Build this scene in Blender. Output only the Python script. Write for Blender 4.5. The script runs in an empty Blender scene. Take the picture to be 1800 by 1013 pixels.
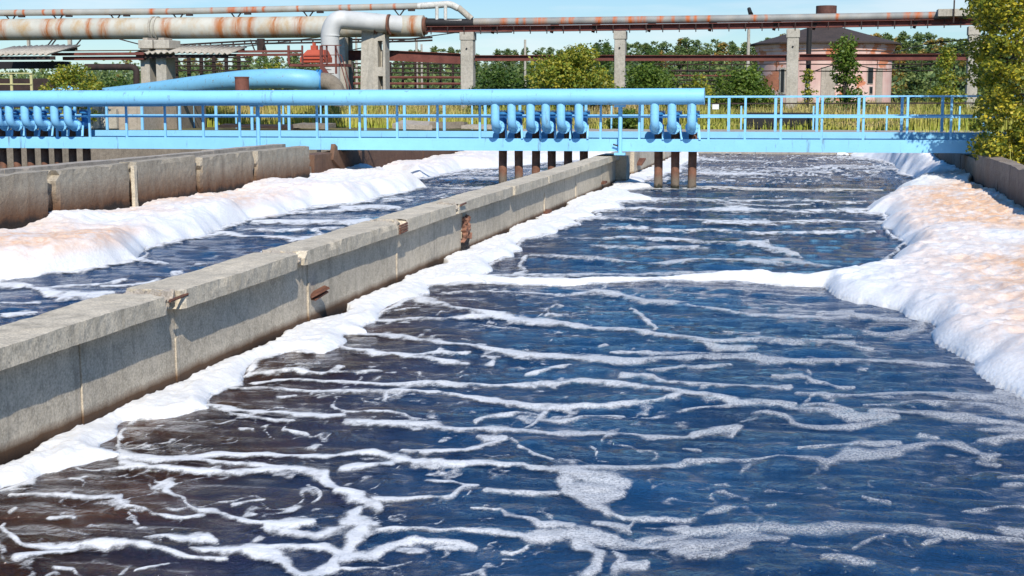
import bpy, math, random
import numpy as np
from mathutils import Vector, Matrix
scene = bpy.context.scene
R = math.radians
# ------------------------------------------------------------------ camera
F = 2500.0; TH = math.atan(336.5/F); PSI = math.atan(515/F*math.cos(TH)); H = 2.4
cd = bpy.data.cameras.new('camera'); cam = bpy.data.objects.new('camera', cd)
scene.collection.objects.link(cam); scene.camera = cam
cd.sensor_width = 36.0; cd.lens = 36.0*F/1800; cd.clip_end = 3000; cd.clip_start = 0.1
cam.location = (0, 0, H); cam.rotation_euler = (math.pi/2-TH, 0, PSI)
scene.render.resolution_x = 1024; scene.render.resolution_y = 576
# ------------------------------------------------------------------ light
SUNV = Vector((0.42, -1.12, 1.0)).normalized()
EL = math.asin(SUNV.z); AZ = math.atan2(SUNV.x, SUNV.y)
w = bpy.data.worlds.new('World'); scene.world = w; w.use_nodes = True
nt = w.node_tree; nt.nodes.clear()
wo = nt.nodes.new('ShaderNodeOutputWorld'); bg = nt.nodes.new('ShaderNodeBackground')
sky = nt.nodes.new('ShaderNodeTexSky'); sky.sky_type = 'NISHITA'; sky.sun_disc = False
sky.sun_elevation = EL; sky.sun_rotation = AZ; sky.air_density = 1.0; sky.dust_density = 0.0; sky.ozone_density = 3.0
tc = nt.nodes.new('ShaderNodeTexCoord'); mp = nt.nodes.new('ShaderNodeMapping'); mp.inputs['Scale'].default_value = (3, 3, 22)
nz = nt.nodes.new('ShaderNodeTexNoise'); nz.inputs['Scale'].default_value = 1.6; nz.inputs['Detail'].default_value = 6
cr = nt.nodes.new('ShaderNodeValToRGB'); cr.color_ramp.elements[0].position = .47; cr.color_ramp.elements[1].position = .72
cr.color_ramp.elements[0].color = (0, 0, 0, 1); cr.color_ramp.elements[1].color = (.8, .8, .8, 1)
mx = nt.nodes.new('ShaderNodeMixRGB'); mx.inputs['Color2'].default_value = (5.6, 6, 6.3, 1)
sp = nt.nodes.new('ShaderNodeSeparateXYZ'); mr = nt.nodes.new('ShaderNodeMapRange')
mr.inputs['From Min'].default_value = .05; mr.inputs['From Max'].default_value = .16; mr.inputs['To Min'].default_value = 1; mr.inputs['To Max'].default_value = .0
mu = nt.nodes.new('ShaderNodeMath'); mu.operation = 'MULTIPLY'
L = nt.links.new
L(tc.outputs['Generated'], mp.inputs['Vector']); L(mp.outputs['Vector'], nz.inputs['Vector']); L(nz.outputs['Fac'], cr.inputs['Fac'])
L(tc.outputs['Generated'], sp.inputs[0]); L(sp.outputs['Z'], mr.inputs['Value']); L(cr.outputs['Color'], mu.inputs[0]); L(mr.outputs[0], mu.inputs[1])
L(mu.outputs[0], mx.inputs['Fac']); 
ti = nt.nodes.new('ShaderNodeMixRGB'); ti.blend_type = 'MULTIPLY'; ti.inputs['Fac'].default_value = 1; 
tr_ = nt.nodes.new('ShaderNodeValToRGB'); tr_.color_ramp.elements[0].position = .06; tr_.color_ramp.elements[0].color = (.42, .53, .65, 1)
tr_.color_ramp.elements[1].position = .36; tr_.color_ramp.elements[1].color = (.27, .70, 1.0, 1)
tz = nt.nodes.new('ShaderNodeSeparateXYZ'); L(tc.outputs['Generated'], tz.inputs[0]); L(tz.outputs['Z'], tr_.inputs[0]); L(tr_.outputs[0], ti.inputs['Color2'])

L(sky.outputs[0], ti.inputs['Color1']); L(ti.outputs[0], mx.inputs['Color1']); L(mx.outputs[0], bg.inputs['Color']); L(bg.outputs[0], wo.inputs[0])
bg.inputs['Strength'].default_value = 0.15
sd = bpy.data.lights.new('sun', 'SUN'); sd.energy = 4.9; sd.angle = R(.5); sd.color = (1, .94, .84)
sun = bpy.data.objects.new('sun', sd); scene.collection.objects.link(sun); sun.rotation_euler = SUNV.to_track_quat('Z', 'Y').to_euler()
scene.view_settings.view_transform = 'Standard'; scene.view_settings.look = 'None'
scene.view_settings.exposure = 0.12; scene.view_settings.gamma = 1

# ------------------------------------------------------------------ measuring helpers
fw = np.array([-math.sin(PSI)*math.cos(TH), math.cos(PSI)*math.cos(TH), -math.sin(TH)])
rt = np.array([math.cos(PSI), math.sin(PSI), 0.]); upv = np.cross(rt, fw); CO = np.array([0, 0, H])
def P(x, y, X=None, Y=None, Z=None):
    r = fw+rt*(x-900)/F-upv*(y-506.5)/F
    t = (X/r[0]) if X is not None else (Y/r[1]) if Y is not None else (Z-H)/r[2]
    return CO+r*t
def A(px, py, Y): return P(px, py, Y=Y)
def S(px, X, Y): return px/F*float(np.dot(np.array([X, Y, 1.5])-CO, fw))
def topx(x, y, z):
    dx = x; dy = y; dz = z-H
    zz = dx*fw[0]+dy*fw[1]+dz*fw[2]
    return 900+F*(dx*rt[0]+dy*rt[1])/zz, 506.5-F*(dx*upv[0]+dy*upv[1]+dz*upv[2])/zz
rng = random.Random(7)
# ------------------------------------------------------------------ numpy noise
def _h(ix, iy, s):
    n = (ix.astype(np.int64)*374761393+iy.astype(np.int64)*668265263+s*2147483647) & 0x7fffffff
    n = ((n ^ (n >> 13))*1274126177) & 0x7fffffff
    return ((n ^ (n >> 16)) & 0xffff)/65535.0
def vn(x, y, s=0):
    x = np.asarray(x, float); y = np.asarray(y, float)
    ix = np.floor(x); iy = np.floor(y); fx = x-ix; fy = y-iy
    fx = fx*fx*(3-2*fx); fy = fy*fy*(3-2*fy)
    a = _h(ix, iy, s); b = _h(ix+1, iy, s); c = _h(ix, iy+1, s); d = _h(ix+1, iy+1, s)
    return a+(b-a)*fx+(c-a)*fy+(a-b-c+d)*fx*fy
def fbm(x, y, s=0, o=4):
    t = 0; a = .5; tot = 0
    for i in range(o):
        t = t+a*vn(np.asarray(x)*2**i+17.3*i, np.asarray(y)*2**i-9.1*i, s+i); tot += a; a *= .5
    return t/tot
# ------------------------------------------------------------------ object helpers
COL = scene.collection
def tag(o, label=None, cat=None, group=None, kind=None):
    if label: o['label'] = label
    if cat: o['category'] = cat
    if group: o['group'] = group
    if kind: o['kind'] = kind
    return o
def empty(name, loc=(0, 0, 0), label=None, cat=None, group=None):
    o = bpy.data.objects.new(name, None); COL.objects.link(o); o.location = loc; o.empty_display_size = .2
    return tag(o, label, cat, group)
class MB:
    def __init__(s): s.v = []; s.f = []
    def quad(s, a, b, c, d):
        n = len(s.v); s.v += [tuple(a), tuple(b), tuple(c), tuple(d)]; s.f.append((n, n+1, n+2, n+3))
    def box(s, x0, x1, y0, y1, z0, z1):
        n = len(s.v)
        s.v += [(x, y, z) for z in (z0, z1) for x, y in ((x0, y0), (x1, y0), (x1, y1), (x0, y1))]
        s.f += [tuple(n+i for i in q) for q in ((3, 2, 1, 0), (4, 5, 6, 7), (0, 1, 5, 4), (1, 2, 6, 5), (2, 3, 7, 6), (3, 0, 4, 7))]
        return s
    def bar(s, p, q, w, h, up=(0, 0, 1)):
        p = Vector(p); q = Vector(q); d = (q-p).normalized(); u = Vector(up)
        if abs(d.dot(u)) > .98: u = Vector((0, 1, 0))
        r = d.cross(u).normalized(); u = r.cross(d)
        n = len(s.v)
        for e in (p, q):
            for a, b in ((-1, -1), (1, -1), (1, 1), (-1, 1)): s.v.append(tuple(e+r*w/2*a+u*h/2*b))
        s.f += [tuple(n+i for i in k) for k in ((3, 2, 1, 0), (4, 5, 6, 7), (0, 1, 5, 4), (1, 2, 6, 5), (2, 3, 7, 6), (3, 0, 4, 7))]
        return s
    def tube(s, pts, r, n=12, caps=True):
        pts = [Vector(p) for p in pts]; m = len(pts)
        rs = r if isinstance(r, (list, tuple)) else [r]*m
        t0 = (pts[1]-pts[0]).normalized(); ref = Vector((0, 0, 1)) if abs(t0.z) < .9 else Vector((1, 0, 0))
        u = t0.cross(ref).normalized(); base = len(s.v)
        for i in range(m):
            t = (pts[min(i+1, m-1)]-pts[max(i-1, 0)]).normalized()
            u = (u-t*u.dot(t)).normalized(); b = t.cross(u)
            for k in range(n):
                a = 2*math.pi*k/n; s.v.append(tuple(pts[i]+(u*math.cos(a)+b*math.sin(a))*rs[i]))
        for i in range(m-1):
            for k in range(n):
                a = base+i*n+k; b = base+i*n+(k+1) % n; s.f.append((a, b, b+n, a+n))
        if caps:
            s.f.append(tuple(base+k for k in reversed(range(n)))); s.f.append(tuple(base+(m-1)*n+k for k in range(n)))
        return s
    def lathe(s, c, prof, n=32):
        base = len(s.v)
        for r, z in prof:
            for k in range(n):
                a = 2*math.pi*k/n; s.v.append((c[0]+r*math.cos(a), c[1]+r*math.sin(a), z))
        for i in range(len(prof)-1):
            for k in range(n):
                a = base+i*n+k; b = base+i*n+(k+1) % n; s.f.append((a, b, b+n, a+n))
        return s
    def build(s, name, mat, parent=None, smooth=False, bevel=0):
        me = bpy.data.meshes.new(name); me.from_pydata(s.v, [], s.f); me.materials.append(mat)
        if smooth:
            me.polygons.foreach_set('use_smooth', [True]*len(me.polygons))
            try: me.set_sharp_from_angle(angle=R(40))
            except Exception: pass
        me.update(); o = bpy.data.objects.new(name, me); COL.objects.link(o)
        if parent is not None:
            o.parent = parent; q_ = parent; o.location = (0, 0, 0)
            while q_ is not None: o.location -= Vector(q_.location); q_ = q_.parent
        if bevel:
            b = o.modifiers.new('bevel', 'BEVEL'); b.width = bevel; b.segments = 2; b.limit_method = 'ANGLE'
        return o
def bez(pts, n=10):
    """smooth polyline through pts (catmull-rom)"""
    pts = [Vector(p) for p in pts]; q = [pts[0]*2-pts[1]]+pts+[pts[-1]*2-pts[-2]]; out = []
    for i in range(1, len(q)-2):
        for k in range(n):
            t = k/n; a, b, c, d = q[i-1], q[i], q[i+1], q[i+2]
            out.append(.5*((2*b)+(c-a)*t+(2*a-5*b+4*c-d)*t*t+(3*b-a-3*c+d)*t**3))
    out.append(pts[-1]); return out
def arc(p0, corner, p1, n=8):
    p0, c, p1 = Vector(p0), Vector(corner), Vector(p1)
    return [(1-t)**2*p0+2*t*(1-t)*c+t*t*p1 for t in [i/n for i in range(n+1)]]
def np_mesh(name, V, Q, mat, attrs={}, smooth=True):
    me = bpy.data.meshes.new(name); me.vertices.add(len(V)); me.vertices.foreach_set('co', V.astype(np.float32).ravel())
    k = Q.shape[1]
    me.loops.add(Q.size); me.loops.foreach_set('vertex_index', Q.astype(np.int32).ravel())
    me.polygons.add(len(Q)); me.polygons.foreach_set('loop_start', np.arange(0, Q.size, k, dtype=np.int32))
    try: me.polygons.foreach_set('loop_total', np.full(len(Q), k, dtype=np.int32))
    except Exception: pass
    if smooth: me.polygons.foreach_set('use_smooth', np.ones(len(Q), dtype=bool))
    me.update(calc_edges=True); me.validate()
    for a, val in attrs.items():
        at = me.attributes.new(a, 'FLOAT', 'POINT'); at.data.foreach_set('value', np.asarray(val, dtype=np.float32))
    me.materials.append(mat); o = bpy.data.objects.new(name, me); COL.objects.link(o); return o
# ------------------------------------------------------------------ materials
class NB:
    def __init__(s, name):
        s.m = bpy.data.materials.new(name); s.m.use_nodes = True; s.t = s.m.node_tree
        s.b = s.t.nodes['Principled BSDF']; s.out = s.t.nodes['Material Output']
        s.geo = s.t.nodes.new('ShaderNodeNewGeometry'); s.pos = s.geo.outputs['Position']
        s.tc = s.t.nodes.new('ShaderNodeTexCoord')
    def n(s, typ, **k):
        x = s.t.nodes.new(typ)
        for a, b in k.items(): setattr(x, a, b)
        return x
    def l(s, a, b): s.t.links.new(a, b)
    def setin(s, node, key, val):
        if hasattr(val, 'links'): s.l(val, node.inputs[key])
        else: node.inputs[key].default_value = val
    def map(s, scale, vec=None):
        m = s.n('ShaderNodeMapping'); m.inputs['Scale'].default_value = scale; s.l(vec or s.pos, m.inputs['Vector']); return m.outputs[0]
    def noise(s, scale, detail=4, vec=None, rough=.55, dist=0):
        x = s.n('ShaderNodeTexNoise'); x.inputs['Scale'].default_value = scale; x.inputs['Detail'].default_value = detail
        x.inputs['Roughness'].default_value = rough; x.inputs['Distortion'].default_value = dist; s.l(vec or s.pos, x.inputs['Vector']); return x.outputs['Fac']
    def ramp(s, fac, stops, interp='LINEAR'):
        x = s.n('ShaderNodeValToRGB'); e = x.color_ramp.elements; x.color_ramp.interpolation = interp
        while len(e) < len(stops): e.new(.5)
        for i, (p, c) in enumerate(stops):
            e[i].position = p; e[i].color = (c, c, c, 1) if isinstance(c, (int, float)) else (*c, 1)
        s.l(fac, x.inputs[0]); return x.outputs[0]
    def mix(s, fac, a, b, mode='MIX'):
        x = s.n('ShaderNodeMixRGB', blend_type=mode)
        for k, v in (('Fac', fac), ('Color1', a), ('Color2', b)):
            if isinstance(v, tuple): v = (*v, 1)
            s.setin(x, k, v)
        return x.outputs[0]
    def math(s, op, a, b=0, c=None, clamp=False):
        x = s.n('ShaderNodeMath', operation=op, use_clamp=clamp); s.setin(x, 0, a); s.setin(x, 1, b)
        if c is not None: s.setin(x, 2, c)
        return x.outputs[0]
    def mr(s, v, a, b, c=0., d=1., t='LINEAR'):
        x = s.n('ShaderNodeMapRange', interpolation_type=t); s.setin(x, 'Value', v)
        for k, q in (('From Min', a), ('From Max', b), ('To Min', c), ('To Max', d)): x.inputs[k].default_value = q
        return x.outputs[0]
    def sep(s, v=None):
        x = s.n('ShaderNodeSeparateXYZ'); s.l(v or s.pos, x.inputs[0]); return x.outputs
    def bump(s, h, strength=.5, dist=.01, nrm=None):
        x = s.n('ShaderNodeBump'); x.inputs['Strength'].default_value = strength; x.inputs['Distance'].default_value = dist
        s.l(h, x.inputs['Height'])
        if nrm: s.l(nrm, x.inputs['Normal'])
        return x.outputs[0]
    def attr(s, name): x = s.n('ShaderNodeAttribute', attribute_name=name); return x.outputs['Fac']
    def fin(s, col=None, rough=None, nrm=None, **k):
        if col is not None: s.setin(s.b, 'Base Color', (*col, 1) if isinstance(col, tuple) else col)
        if rough is not None: s.setin(s.b, 'Roughness', rough)
        if nrm is not None: s.l(nrm, s.b.inputs['Normal'])
        for a, v in k.items(): s.setin(s.b, a.replace('_', ' '), v)
        return s.m
def m_concrete(name, c1, c2, stain=None, rough_low=False, bumpd=.006, cracks=True):
    """stain=(z_dark,z_clear): algae/tide stain that climbs from the waterline"""
    n = NB(name); z = n.sep()[2]
    big = n.noise(1.1, 6, rough=.62); fine = n.noise(55, 5, rough=.7); med = n.noise(7, 6, rough=.7)
    col = n.mix(n.ramp(big, [(.3, 0.), (.7, 1.)]), c1, c2)
    col = n.mix(n.ramp(med, [(.45, .0), (.68, .6)]), col, tuple(x*.58 for x in c1))
    col = n.mix(n.ramp(fine, [(.5, 0.), (.66, .45)]), col, tuple(min(1, x*1.45) for x in c2))
    col = n.mix(n.ramp(fine, [(.36, .5), (.48, 0.)]), col, tuple(x*.5 for x in c1))
    streak = n.noise(1, 5, n.map((4.2, 4.2, .4)), rough=.7)
    col = n.mix(n.ramp(streak, [(.54, 0.), (.70, .55)]), col, tuple(x*.45 for x in c1))
    vo = n.n('ShaderNodeTexVoronoi'); vo.inputs['Scale'].default_value = 17; n.l(n.pos, vo.inputs['Vector'])
    pit = n.ramp(vo.outputs['Distance'], [(.0, 0.), (.13, 1.)])
    pm = n.ramp(n.noise(3.1, 2), [(.5, 0.), (.62, 1.)])
    pit = n.mix(pm, (1., 1., 1.), pit)
    col = n.mix(pit, tuple(x*.3 for x in c1), col)
    if stain:
        zz = n.math('ADD', z, n.math('MULTIPLY', n.math('SUBTRACT', n.noise(1, 4, n.map((4, 4, 1.2))), .5), .28*stain[1]))
        col = n.mix(n.mr(zz, stain[0], stain[1]), n.mix(n.mr(zz, stain[0]-.08, stain[0]+.02), (.018, .010, .006), n.mix(.5, stain[2], tuple(x*.55 for x in stain[2]))), col)
    h = n.math('ADD', n.math('MULTIPLY', fine, .25), n.math('MULTIPLY', med, .9)); h = n.math('ADD', h, n.math('MULTIPLY', pit, .5))
    if rough_low:
        lump = n.noise(14, 6, rough=.7); k = n.mr(z, .55, .95, 3.5, 0.); h = n.math('ADD', h, n.math('MULTIPLY', lump, k))
    return n.fin(col, .92, n.bump(h, 1., bumpd*1.7))
def m_paint(name, c, rough=.42, dirt=.5, dirtc=(.10, .07, .04), bump=.0015, worn=0., wornc=(.2, .08, .04), scratch=True):
    n = NB(name); a = n.noise(2.2, 5); b = n.noise(22, 4)
    col = n.mix(n.ramp(a, [(.35, 0.), (.7, .35)]), c, tuple(x*.78 for x in c))
    st = n.noise(1, 5, n.map((5, 5, .7)), rough=.75)
    col = n.mix(n.ramp(st, [(.60, 0.), (.70, dirt)]), col, dirtc)
    col = n.mix(n.ramp(b, [(.66, 0.), (.72, dirt)]), col, tuple(x*.5 for x in c))
    if worn: col = n.mix(n.ramp(n.noise(5, 6, rough=.7), [(1-worn-.04, 0.), (1-worn+.03, 1.)]), col, wornc)
    rg = n.ramp(b, [(.3, rough-.08), (.7, rough+.12)])
    return n.fin(col, rg, n.bump(n.math('ADD', b, n.math('MULTIPLY', a, 2.)), .5, bump))
def m_rust(name, c1=(.085, .028, .018), c2=(.19, .065, .035), sc=3):
    n = NB(name); a = n.noise(sc, 6, rough=.7); b = n.noise(30, 4)
    col = n.mix(n.ramp(a, [(.35, 0.), (.65, 1.)]), c1, c2)
    col = n.mix(n.ramp(b, [(.45, 0.), (.8, .5)]), col, tuple(x*.4 for x in c1))
    return n.fin(col, .82, n.bump(n.math('ADD', a, b), .5, .004))
M = {}
M['conc'] = m_concrete('weathered_concrete', (.41, .35, .262), (.58, .50, .385), stain=(.12, .19, (.15, .075, .032)))
M['coping'] = m_concrete('coping_concrete', (.46, .395, .295), (.66, .57, .43))
M['conc_old'] = m_concrete('stained_concrete', (.30, .255, .19), (.42, .365, .28), stain=(.50, 1.0, (.19, .085, .036)), rough_low=True, bumpd=.012)
M['conc_brown'] = m_concrete('brown_concrete', (.12, .06, .035), (.2, .115, .07), stain=(.2, .9, (.10, .04, .02)), bumpd=.01)
M['conc_dark'] = m_concrete('old_dark_concrete', (.17, .14, .105), (.25, .21, .16))
M['pillar'] = m_concrete('pillar_concrete', (.36, .33, .27), (.50, .46, .39))
M['slab'] = m_concrete('slab_concrete', (.33, .28, .22), (.45, .39, .32))
M['blue'] = m_paint('sky_blue_paint', (.25, .58, .85), .36, .55)
M['blue2'] = m_paint('sky_blue_girder_paint', (.27, .61, .87), .4, .6)
M['blue_far'] = m_paint('faded_blue_paint', (.19, .47, .66), .5, .5, worn=.36, wornc=(.20, .22, .20))
M['blue_dk'] = m_paint('deep_blue_paint', (.03, .20, .45), .45, .3)
M['rustpipe'] = m_rust('rusty_pipe_steel', (.10, .038, .022), (.22, .095, .055))
def m_riser():
    n = NB('riser_steel'); z = n.sep()[2]; a = n.noise(4, 6, rough=.7); b = n.noise(30, 4)
    col = n.mix(n.ramp(a, [(.35, 0.), (.65, 1.)]), (.12, .05, .028), (.26, .12, .07))
    zz = n.math('ADD', z, n.math('MULTIPLY', n.math('SUBTRACT', a, .5), .5))
    col = n.mix(n.mr(zz, .22, .42), (.16, .125, .09), col); col = n.mix(n.mr(zz, .05, .13), (.012, .014, .006), col)
    col = n.mix(n.ramp(b, [(.5, 0.), (.8, .5)]), col, (.05, .03, .02))
    return n.fin(col, .8, n.bump(n.math('ADD', a, b), .6, .006))
M['riser'] = m_riser()
M['blackpipe'] = m_rust('black_pipe_steel', (.018, .013, .011), (.045, .026, .02))
M['beam'] = m_rust('red_oxide_beam', (.11, .030, .022), (.19, .058, .042), 1.6)
M['darksteel'] = m_rust('dark_steel', (.018, .012, .010), (.05, .026, .02))
M['hopper'] = m_paint('orange_red_paint', (.42, .075, .035), .6, .5)
M['white'] = m_paint('white_enamel', (.78, .78, .75), .5, .1)
M['asbestos'] = m_concrete('corrugated_cement', (.34, .30, .24), (.48, .44, .37))
M['black'] = m_paint('black_bitumen', (.012, .011, .012), .7, .2)
M['wrap'] = m_concrete('white_pipe_wrap', (.5, .48, .43), (.66, .65, .6))
M['yellow'] = m_paint('pale_yellow_paint', (.5, .46, .22), .6, .4)
M['roof'] = m_concrete('tarred_roof', (.035, .025, .021), (.075, .052, .042))
M['glass'] = NB('dark_window_glass').fin((.012, .014, .018), .15)
def m_bandpipe(name, base, base2, x0, x1, bands, rc=(.30, .085, .02), lo=.22, hi=.45, overall=.5):
    """pale pipe with rust runs at given fractions of its length"""
    n = NB(name); X = n.math('ADD', n.sep()[0], n.math('MULTIPLY', n.noise(2.5, 3), .25)); t = n.mr(X, x0, x1)
    acc = None
    for c, hw in bands:
        d = n.math('ABSOLUTE', n.math('SUBTRACT', t, c)); g = n.mr(d, 0., hw, 1., 0., 'SMOOTHSTEP')
        acc = g if acc is None else n.math('MAXIMUM', acc, g)
    nz = n.noise(1, 6, n.map((5.2, 1, .9)), rough=.7)
    k = n.math('MULTIPLY', acc, n.mr(nz, lo, hi), clamp=True)
    col = n.mix(n.ramp(n.noise(1.2, 5), [(.3, 0.), (.7, 1.)]), base, base2)
    yel = n.ramp(n.noise(1, 5, n.map((.9, .6, .6)), rough=.7), [(.48, 0.), (.75, overall)])
    col = n.mix(yel, col, (.40, .24, .08))
    col = n.mix(k, col, rc)
    return n.fin(col, .62, n.bump(nz, .3, .01))
def m_foam(name, sheet):
    n = NB(name)
    vo = n.n('ShaderNodeTexVoronoi', feature='DISTANCE_TO_EDGE'); vo.inputs['Scale'].default_value = 55; n.l(n.pos, vo.inputs['Vector'])
    v2 = n.n('ShaderNodeTexVoronoi'); v2.inputs['Scale'].default_value = 26; n.l(n.pos, v2.inputs['Vector'])
    fine = n.noise(120, 3); med = n.noise(16, 5, rough=.65)
    warm = n.attr('warm')
    col = n.mix(n.ramp(med, [(.3, 0.), (.7, 1.)]), (.72, .72, .715), (.86, .86, .855))
    col = n.mix(n.ramp(fine, [(.35, .22), (.6, 0.)]), col, (.52, .52, .53))
    wn = n.math('MULTIPLY', warm, n.mr(n.noise(3, 6, n.map((1, .6, 1)), rough=.7), .28, .55))
    wn = n.math('MULTIPLY', wn, 1.25, clamp=True)
    col = n.mix(wn, col, n.mix(n.mr(n.noise(9, 5), .35, .7), (.68, .38, .20), (.84, .57, .38)))
    h = n.math('ADD', n.math('MULTIPLY', med, 1.4), n.math('ADD', n.math('MULTIPLY', v2.outputs['Distance'], -.7), n.math('MULTIPLY', fine, .25)))
    n.fin(col, .6, n.bump(h, .5, .007 if sheet else .010))
    n.b.inputs['Subsurface Weight'].default_value = .0 if sheet else .5; n.b.inputs['Subsurface Scale'].default_value = .06; n.b.inputs['Subsurface Radius'].default_value = (1, .9, .8)
    if sheet:
        d = n.attr('dens'); op = n.attr('opac')
        e = n.math('ADD', d, n.math('MULTIPLY', n.math('SUBTRACT', n.noise(5.5, 6, n.map((1, .65, 1)), rough=.66), .5), 1.15))
        e = n.math('ADD', e, n.math('MULTIPLY', n.math('SUBTRACT', fine, .5), .25))
        al = n.mr(e, .40, .76, 0., 1., 'SMOOTHSTEP')
        bub = n.mr(n.math('ADD', n.noise(60, 4, rough=.7), n.math('MULTIPLY', op, .40)), .48, .80, .22, 1.)
        al = n.math('MULTIPLY', al, bub); al = n.math('MULTIPLY', al, n.mr(n.math('ADD', n.noise(4.5, 5, n.map((1, .7, 1)), .7), n.math('MULTIPLY', d, .22)), .42, .62, .40, 1.))
        al = n.math('MULTIPLY', al, n.mr(op, 0., 1., .62, .98))
        n.l(al, n.b.inputs['Alpha'])
    return n.m
M['foam'] = m_foam('thick_foam', False); M['foamsheet'] = m_foam('thin_foam', True)
def m_water():
    n = NB('murky_water')
    v1 = n.map((1.0, 1.35, 1))
    a = n.noise(2.2, 3, v1, .5, .4); b = n.noise(5.2, 5, n.map((1, .95, 1)), .62, .8); c = n.noise(22, 4, n.map((1, .75, 1)), .65)
    b = n.math('ABSOLUTE', n.math('SUBTRACT', b, .5))
    h = n.math('ADD', n.math('MULTIPLY', a, .9), n.math('MULTIPLY', b, -.75)); h = n.math('ADD', h, n.math('MULTIPLY', c, .36))
    nr = n.bump(h, 1., .15)
    sx = n.sep()
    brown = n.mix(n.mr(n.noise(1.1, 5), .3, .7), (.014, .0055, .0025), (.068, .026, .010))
    sky_refl = n.mix(n.mr(n.noise(.8, 4), .3, .7), (.003, .020, .068), (.009, .055, .145))  # blue of the reflected sky, put into the base colour
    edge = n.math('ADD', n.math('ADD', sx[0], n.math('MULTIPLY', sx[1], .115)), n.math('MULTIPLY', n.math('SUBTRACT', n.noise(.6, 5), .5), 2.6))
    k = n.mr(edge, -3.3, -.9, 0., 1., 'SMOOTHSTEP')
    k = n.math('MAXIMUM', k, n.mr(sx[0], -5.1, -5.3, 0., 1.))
    col = n.mix(k, brown, sky_refl)
    n.fin(col, .06, nr, IOR=1.34); n.b.inputs['Specular IOR Level'].default_value = .62
    return n.m
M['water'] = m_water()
def m_ground():
    n = NB('grassy_ground'); a = n.noise(.35, 6); b = n.noise(6, 5)
    col = n.mix(n.ramp(a, [(.35, 0.), (.6, 1.)]), (.075, .095, .02), (.19, .15, .06))
    col = n.mix(n.ramp(b, [(.4, 0.), (.8, .6)]), col, (.04, .035, .015))
    return n.fin(col, .95, n.bump(b, .6, .08))
M['ground'] = m_ground()
def m_leaf(name, cols, trans=.35):
    cols = [tuple(min(.9, x*1.75) for x in q) for q in cols]
    n = NB(name); r = n.geo.outputs['Random Per Island']
    col = n.ramp(r, [(i/(len(cols)-1), c) for i, c in enumerate(cols)])
    col = n.mix(n.mr(n.noise(.9, 3), .35, .7), col, n.mix(1., col, (.55, .62, .5), 'MULTIPLY'))
    n.fin(col, .5); n.b.inputs['Specular IOR Level'].default_value = .35
    tr = n.n('ShaderNodeBsdfTranslucent'); n.l(n.mix(1., col, (1., 1., .55), 'MULTIPLY'), tr.inputs[0])
    ms = n.n('ShaderNodeMixShader'); ms.inputs[0].default_value = trans
    n.l(n.b.outputs[0], ms.inputs[1]); n.l(tr.outputs[0], ms.inputs[2]); n.l(ms.outputs[0], n.out.inputs[0]); return n.m
G1 = (.04, .075, .012); G2 = (.075, .12, .018); G3 = (.13, .17, .025); Y1 = (.26, .24, .02); Y2 = (.45, .34, .03)
M['leaf_near'] = m_leaf('yellowing_leaves', [(.05, .075, .012), (.11, .13, .02), (.20, .20, .025), (.30, .27, .03), (.42, .34, .035), (.5, .37, .04)])
M['leaf_yel'] = m_leaf('olive_leaves', [G2, G3, (.20, .20, .025), (.30, .25, .03), (.15, .17, .025)])
M['leaf_grn'] = m_leaf('green_leaves', [G1, G2, (.06, .10, .015), G3, (.10, .14, .025)])
M['leaf_dk'] = m_leaf('dark_green_leaves', [(.025, .05, .016), G1, (.05, .085, .02), G2])
M['leaf_far'] = m_leaf('far_forest_leaves', [(.06, .10, .045), (.09, .13, .05), (.13, .17, .055), (.18, .20, .065)])
M['leaf_far2'] = m_leaf('far_autumn_leaves', [(.12, .14, .045), (.22, .18, .045), (.34, .18, .045), (.15, .16, .045)])
M['bark'] = m_rust('tree_bark', (.05, .038, .026), (.11, .085, .06), 6)
def m_grass():
    n = NB('tall_grass'); r = n.geo.outputs['Random Per Island']; hh = n.attr('tip')
    low = n.ramp(r, [(0, (.20, .29, .02)), (.5, (.36, .42, .04)), (1, (.50, .48, .07))])
    hi = n.ramp(r, [(0, (.42, .36, .10)), (.5, (.55, .34, .17)), (1, (.62, .48, .24))])
    k = n.math('MULTIPLY', hh, n.mr(n.noise(.25, 2), .35, .65, .15, 1.1), clamp=True)
    n.fin(n.mix(k, low, hi), .7); return n.m
M['grass'] = m_grass()
def m_pink():
    n = NB('flaking_pink_plaster'); z = n.sep()[2]
    br = n.n('ShaderNodeTexBrick'); br.inputs['Scale'].default_value = 2.4
    br.inputs['Color1'].default_value = (.62, .20, .08, 1); br.inputs['Color2'].default_value = (.48, .15, .07, 1); br.inputs['Mortar'].default_value = (.36, .26, .2, 1)
    cx = n.n('ShaderNodeCombineXYZ'); so = n.sep(); n.l(so[0], cx.inputs[0]); n.l(so[2], cx.inputs[1]); n.l(cx.outputs[0], br.inputs['Vector'])
    pl = n.mix(n.ramp(n.noise(.7, 5), [(.35, 0.), (.65, 1.)]), (.58, .36, .31), (.66, .47, .40))
    pl = n.mix(n.ramp(n.noise(1, 5, n.map((2, 2, .25))), [(.52, 0.), (.8, .5)]), pl, (.25, .14, .11))
    k = n.ramp(n.noise(.33, 6, rough=.62), [(.56, 0.), (.58, 1.)])
    return n.fin(n.mix(k, pl, br.outputs[0]), .9, n.bump(k, .6, -.03))
M['pink'] = m_pink()

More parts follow.
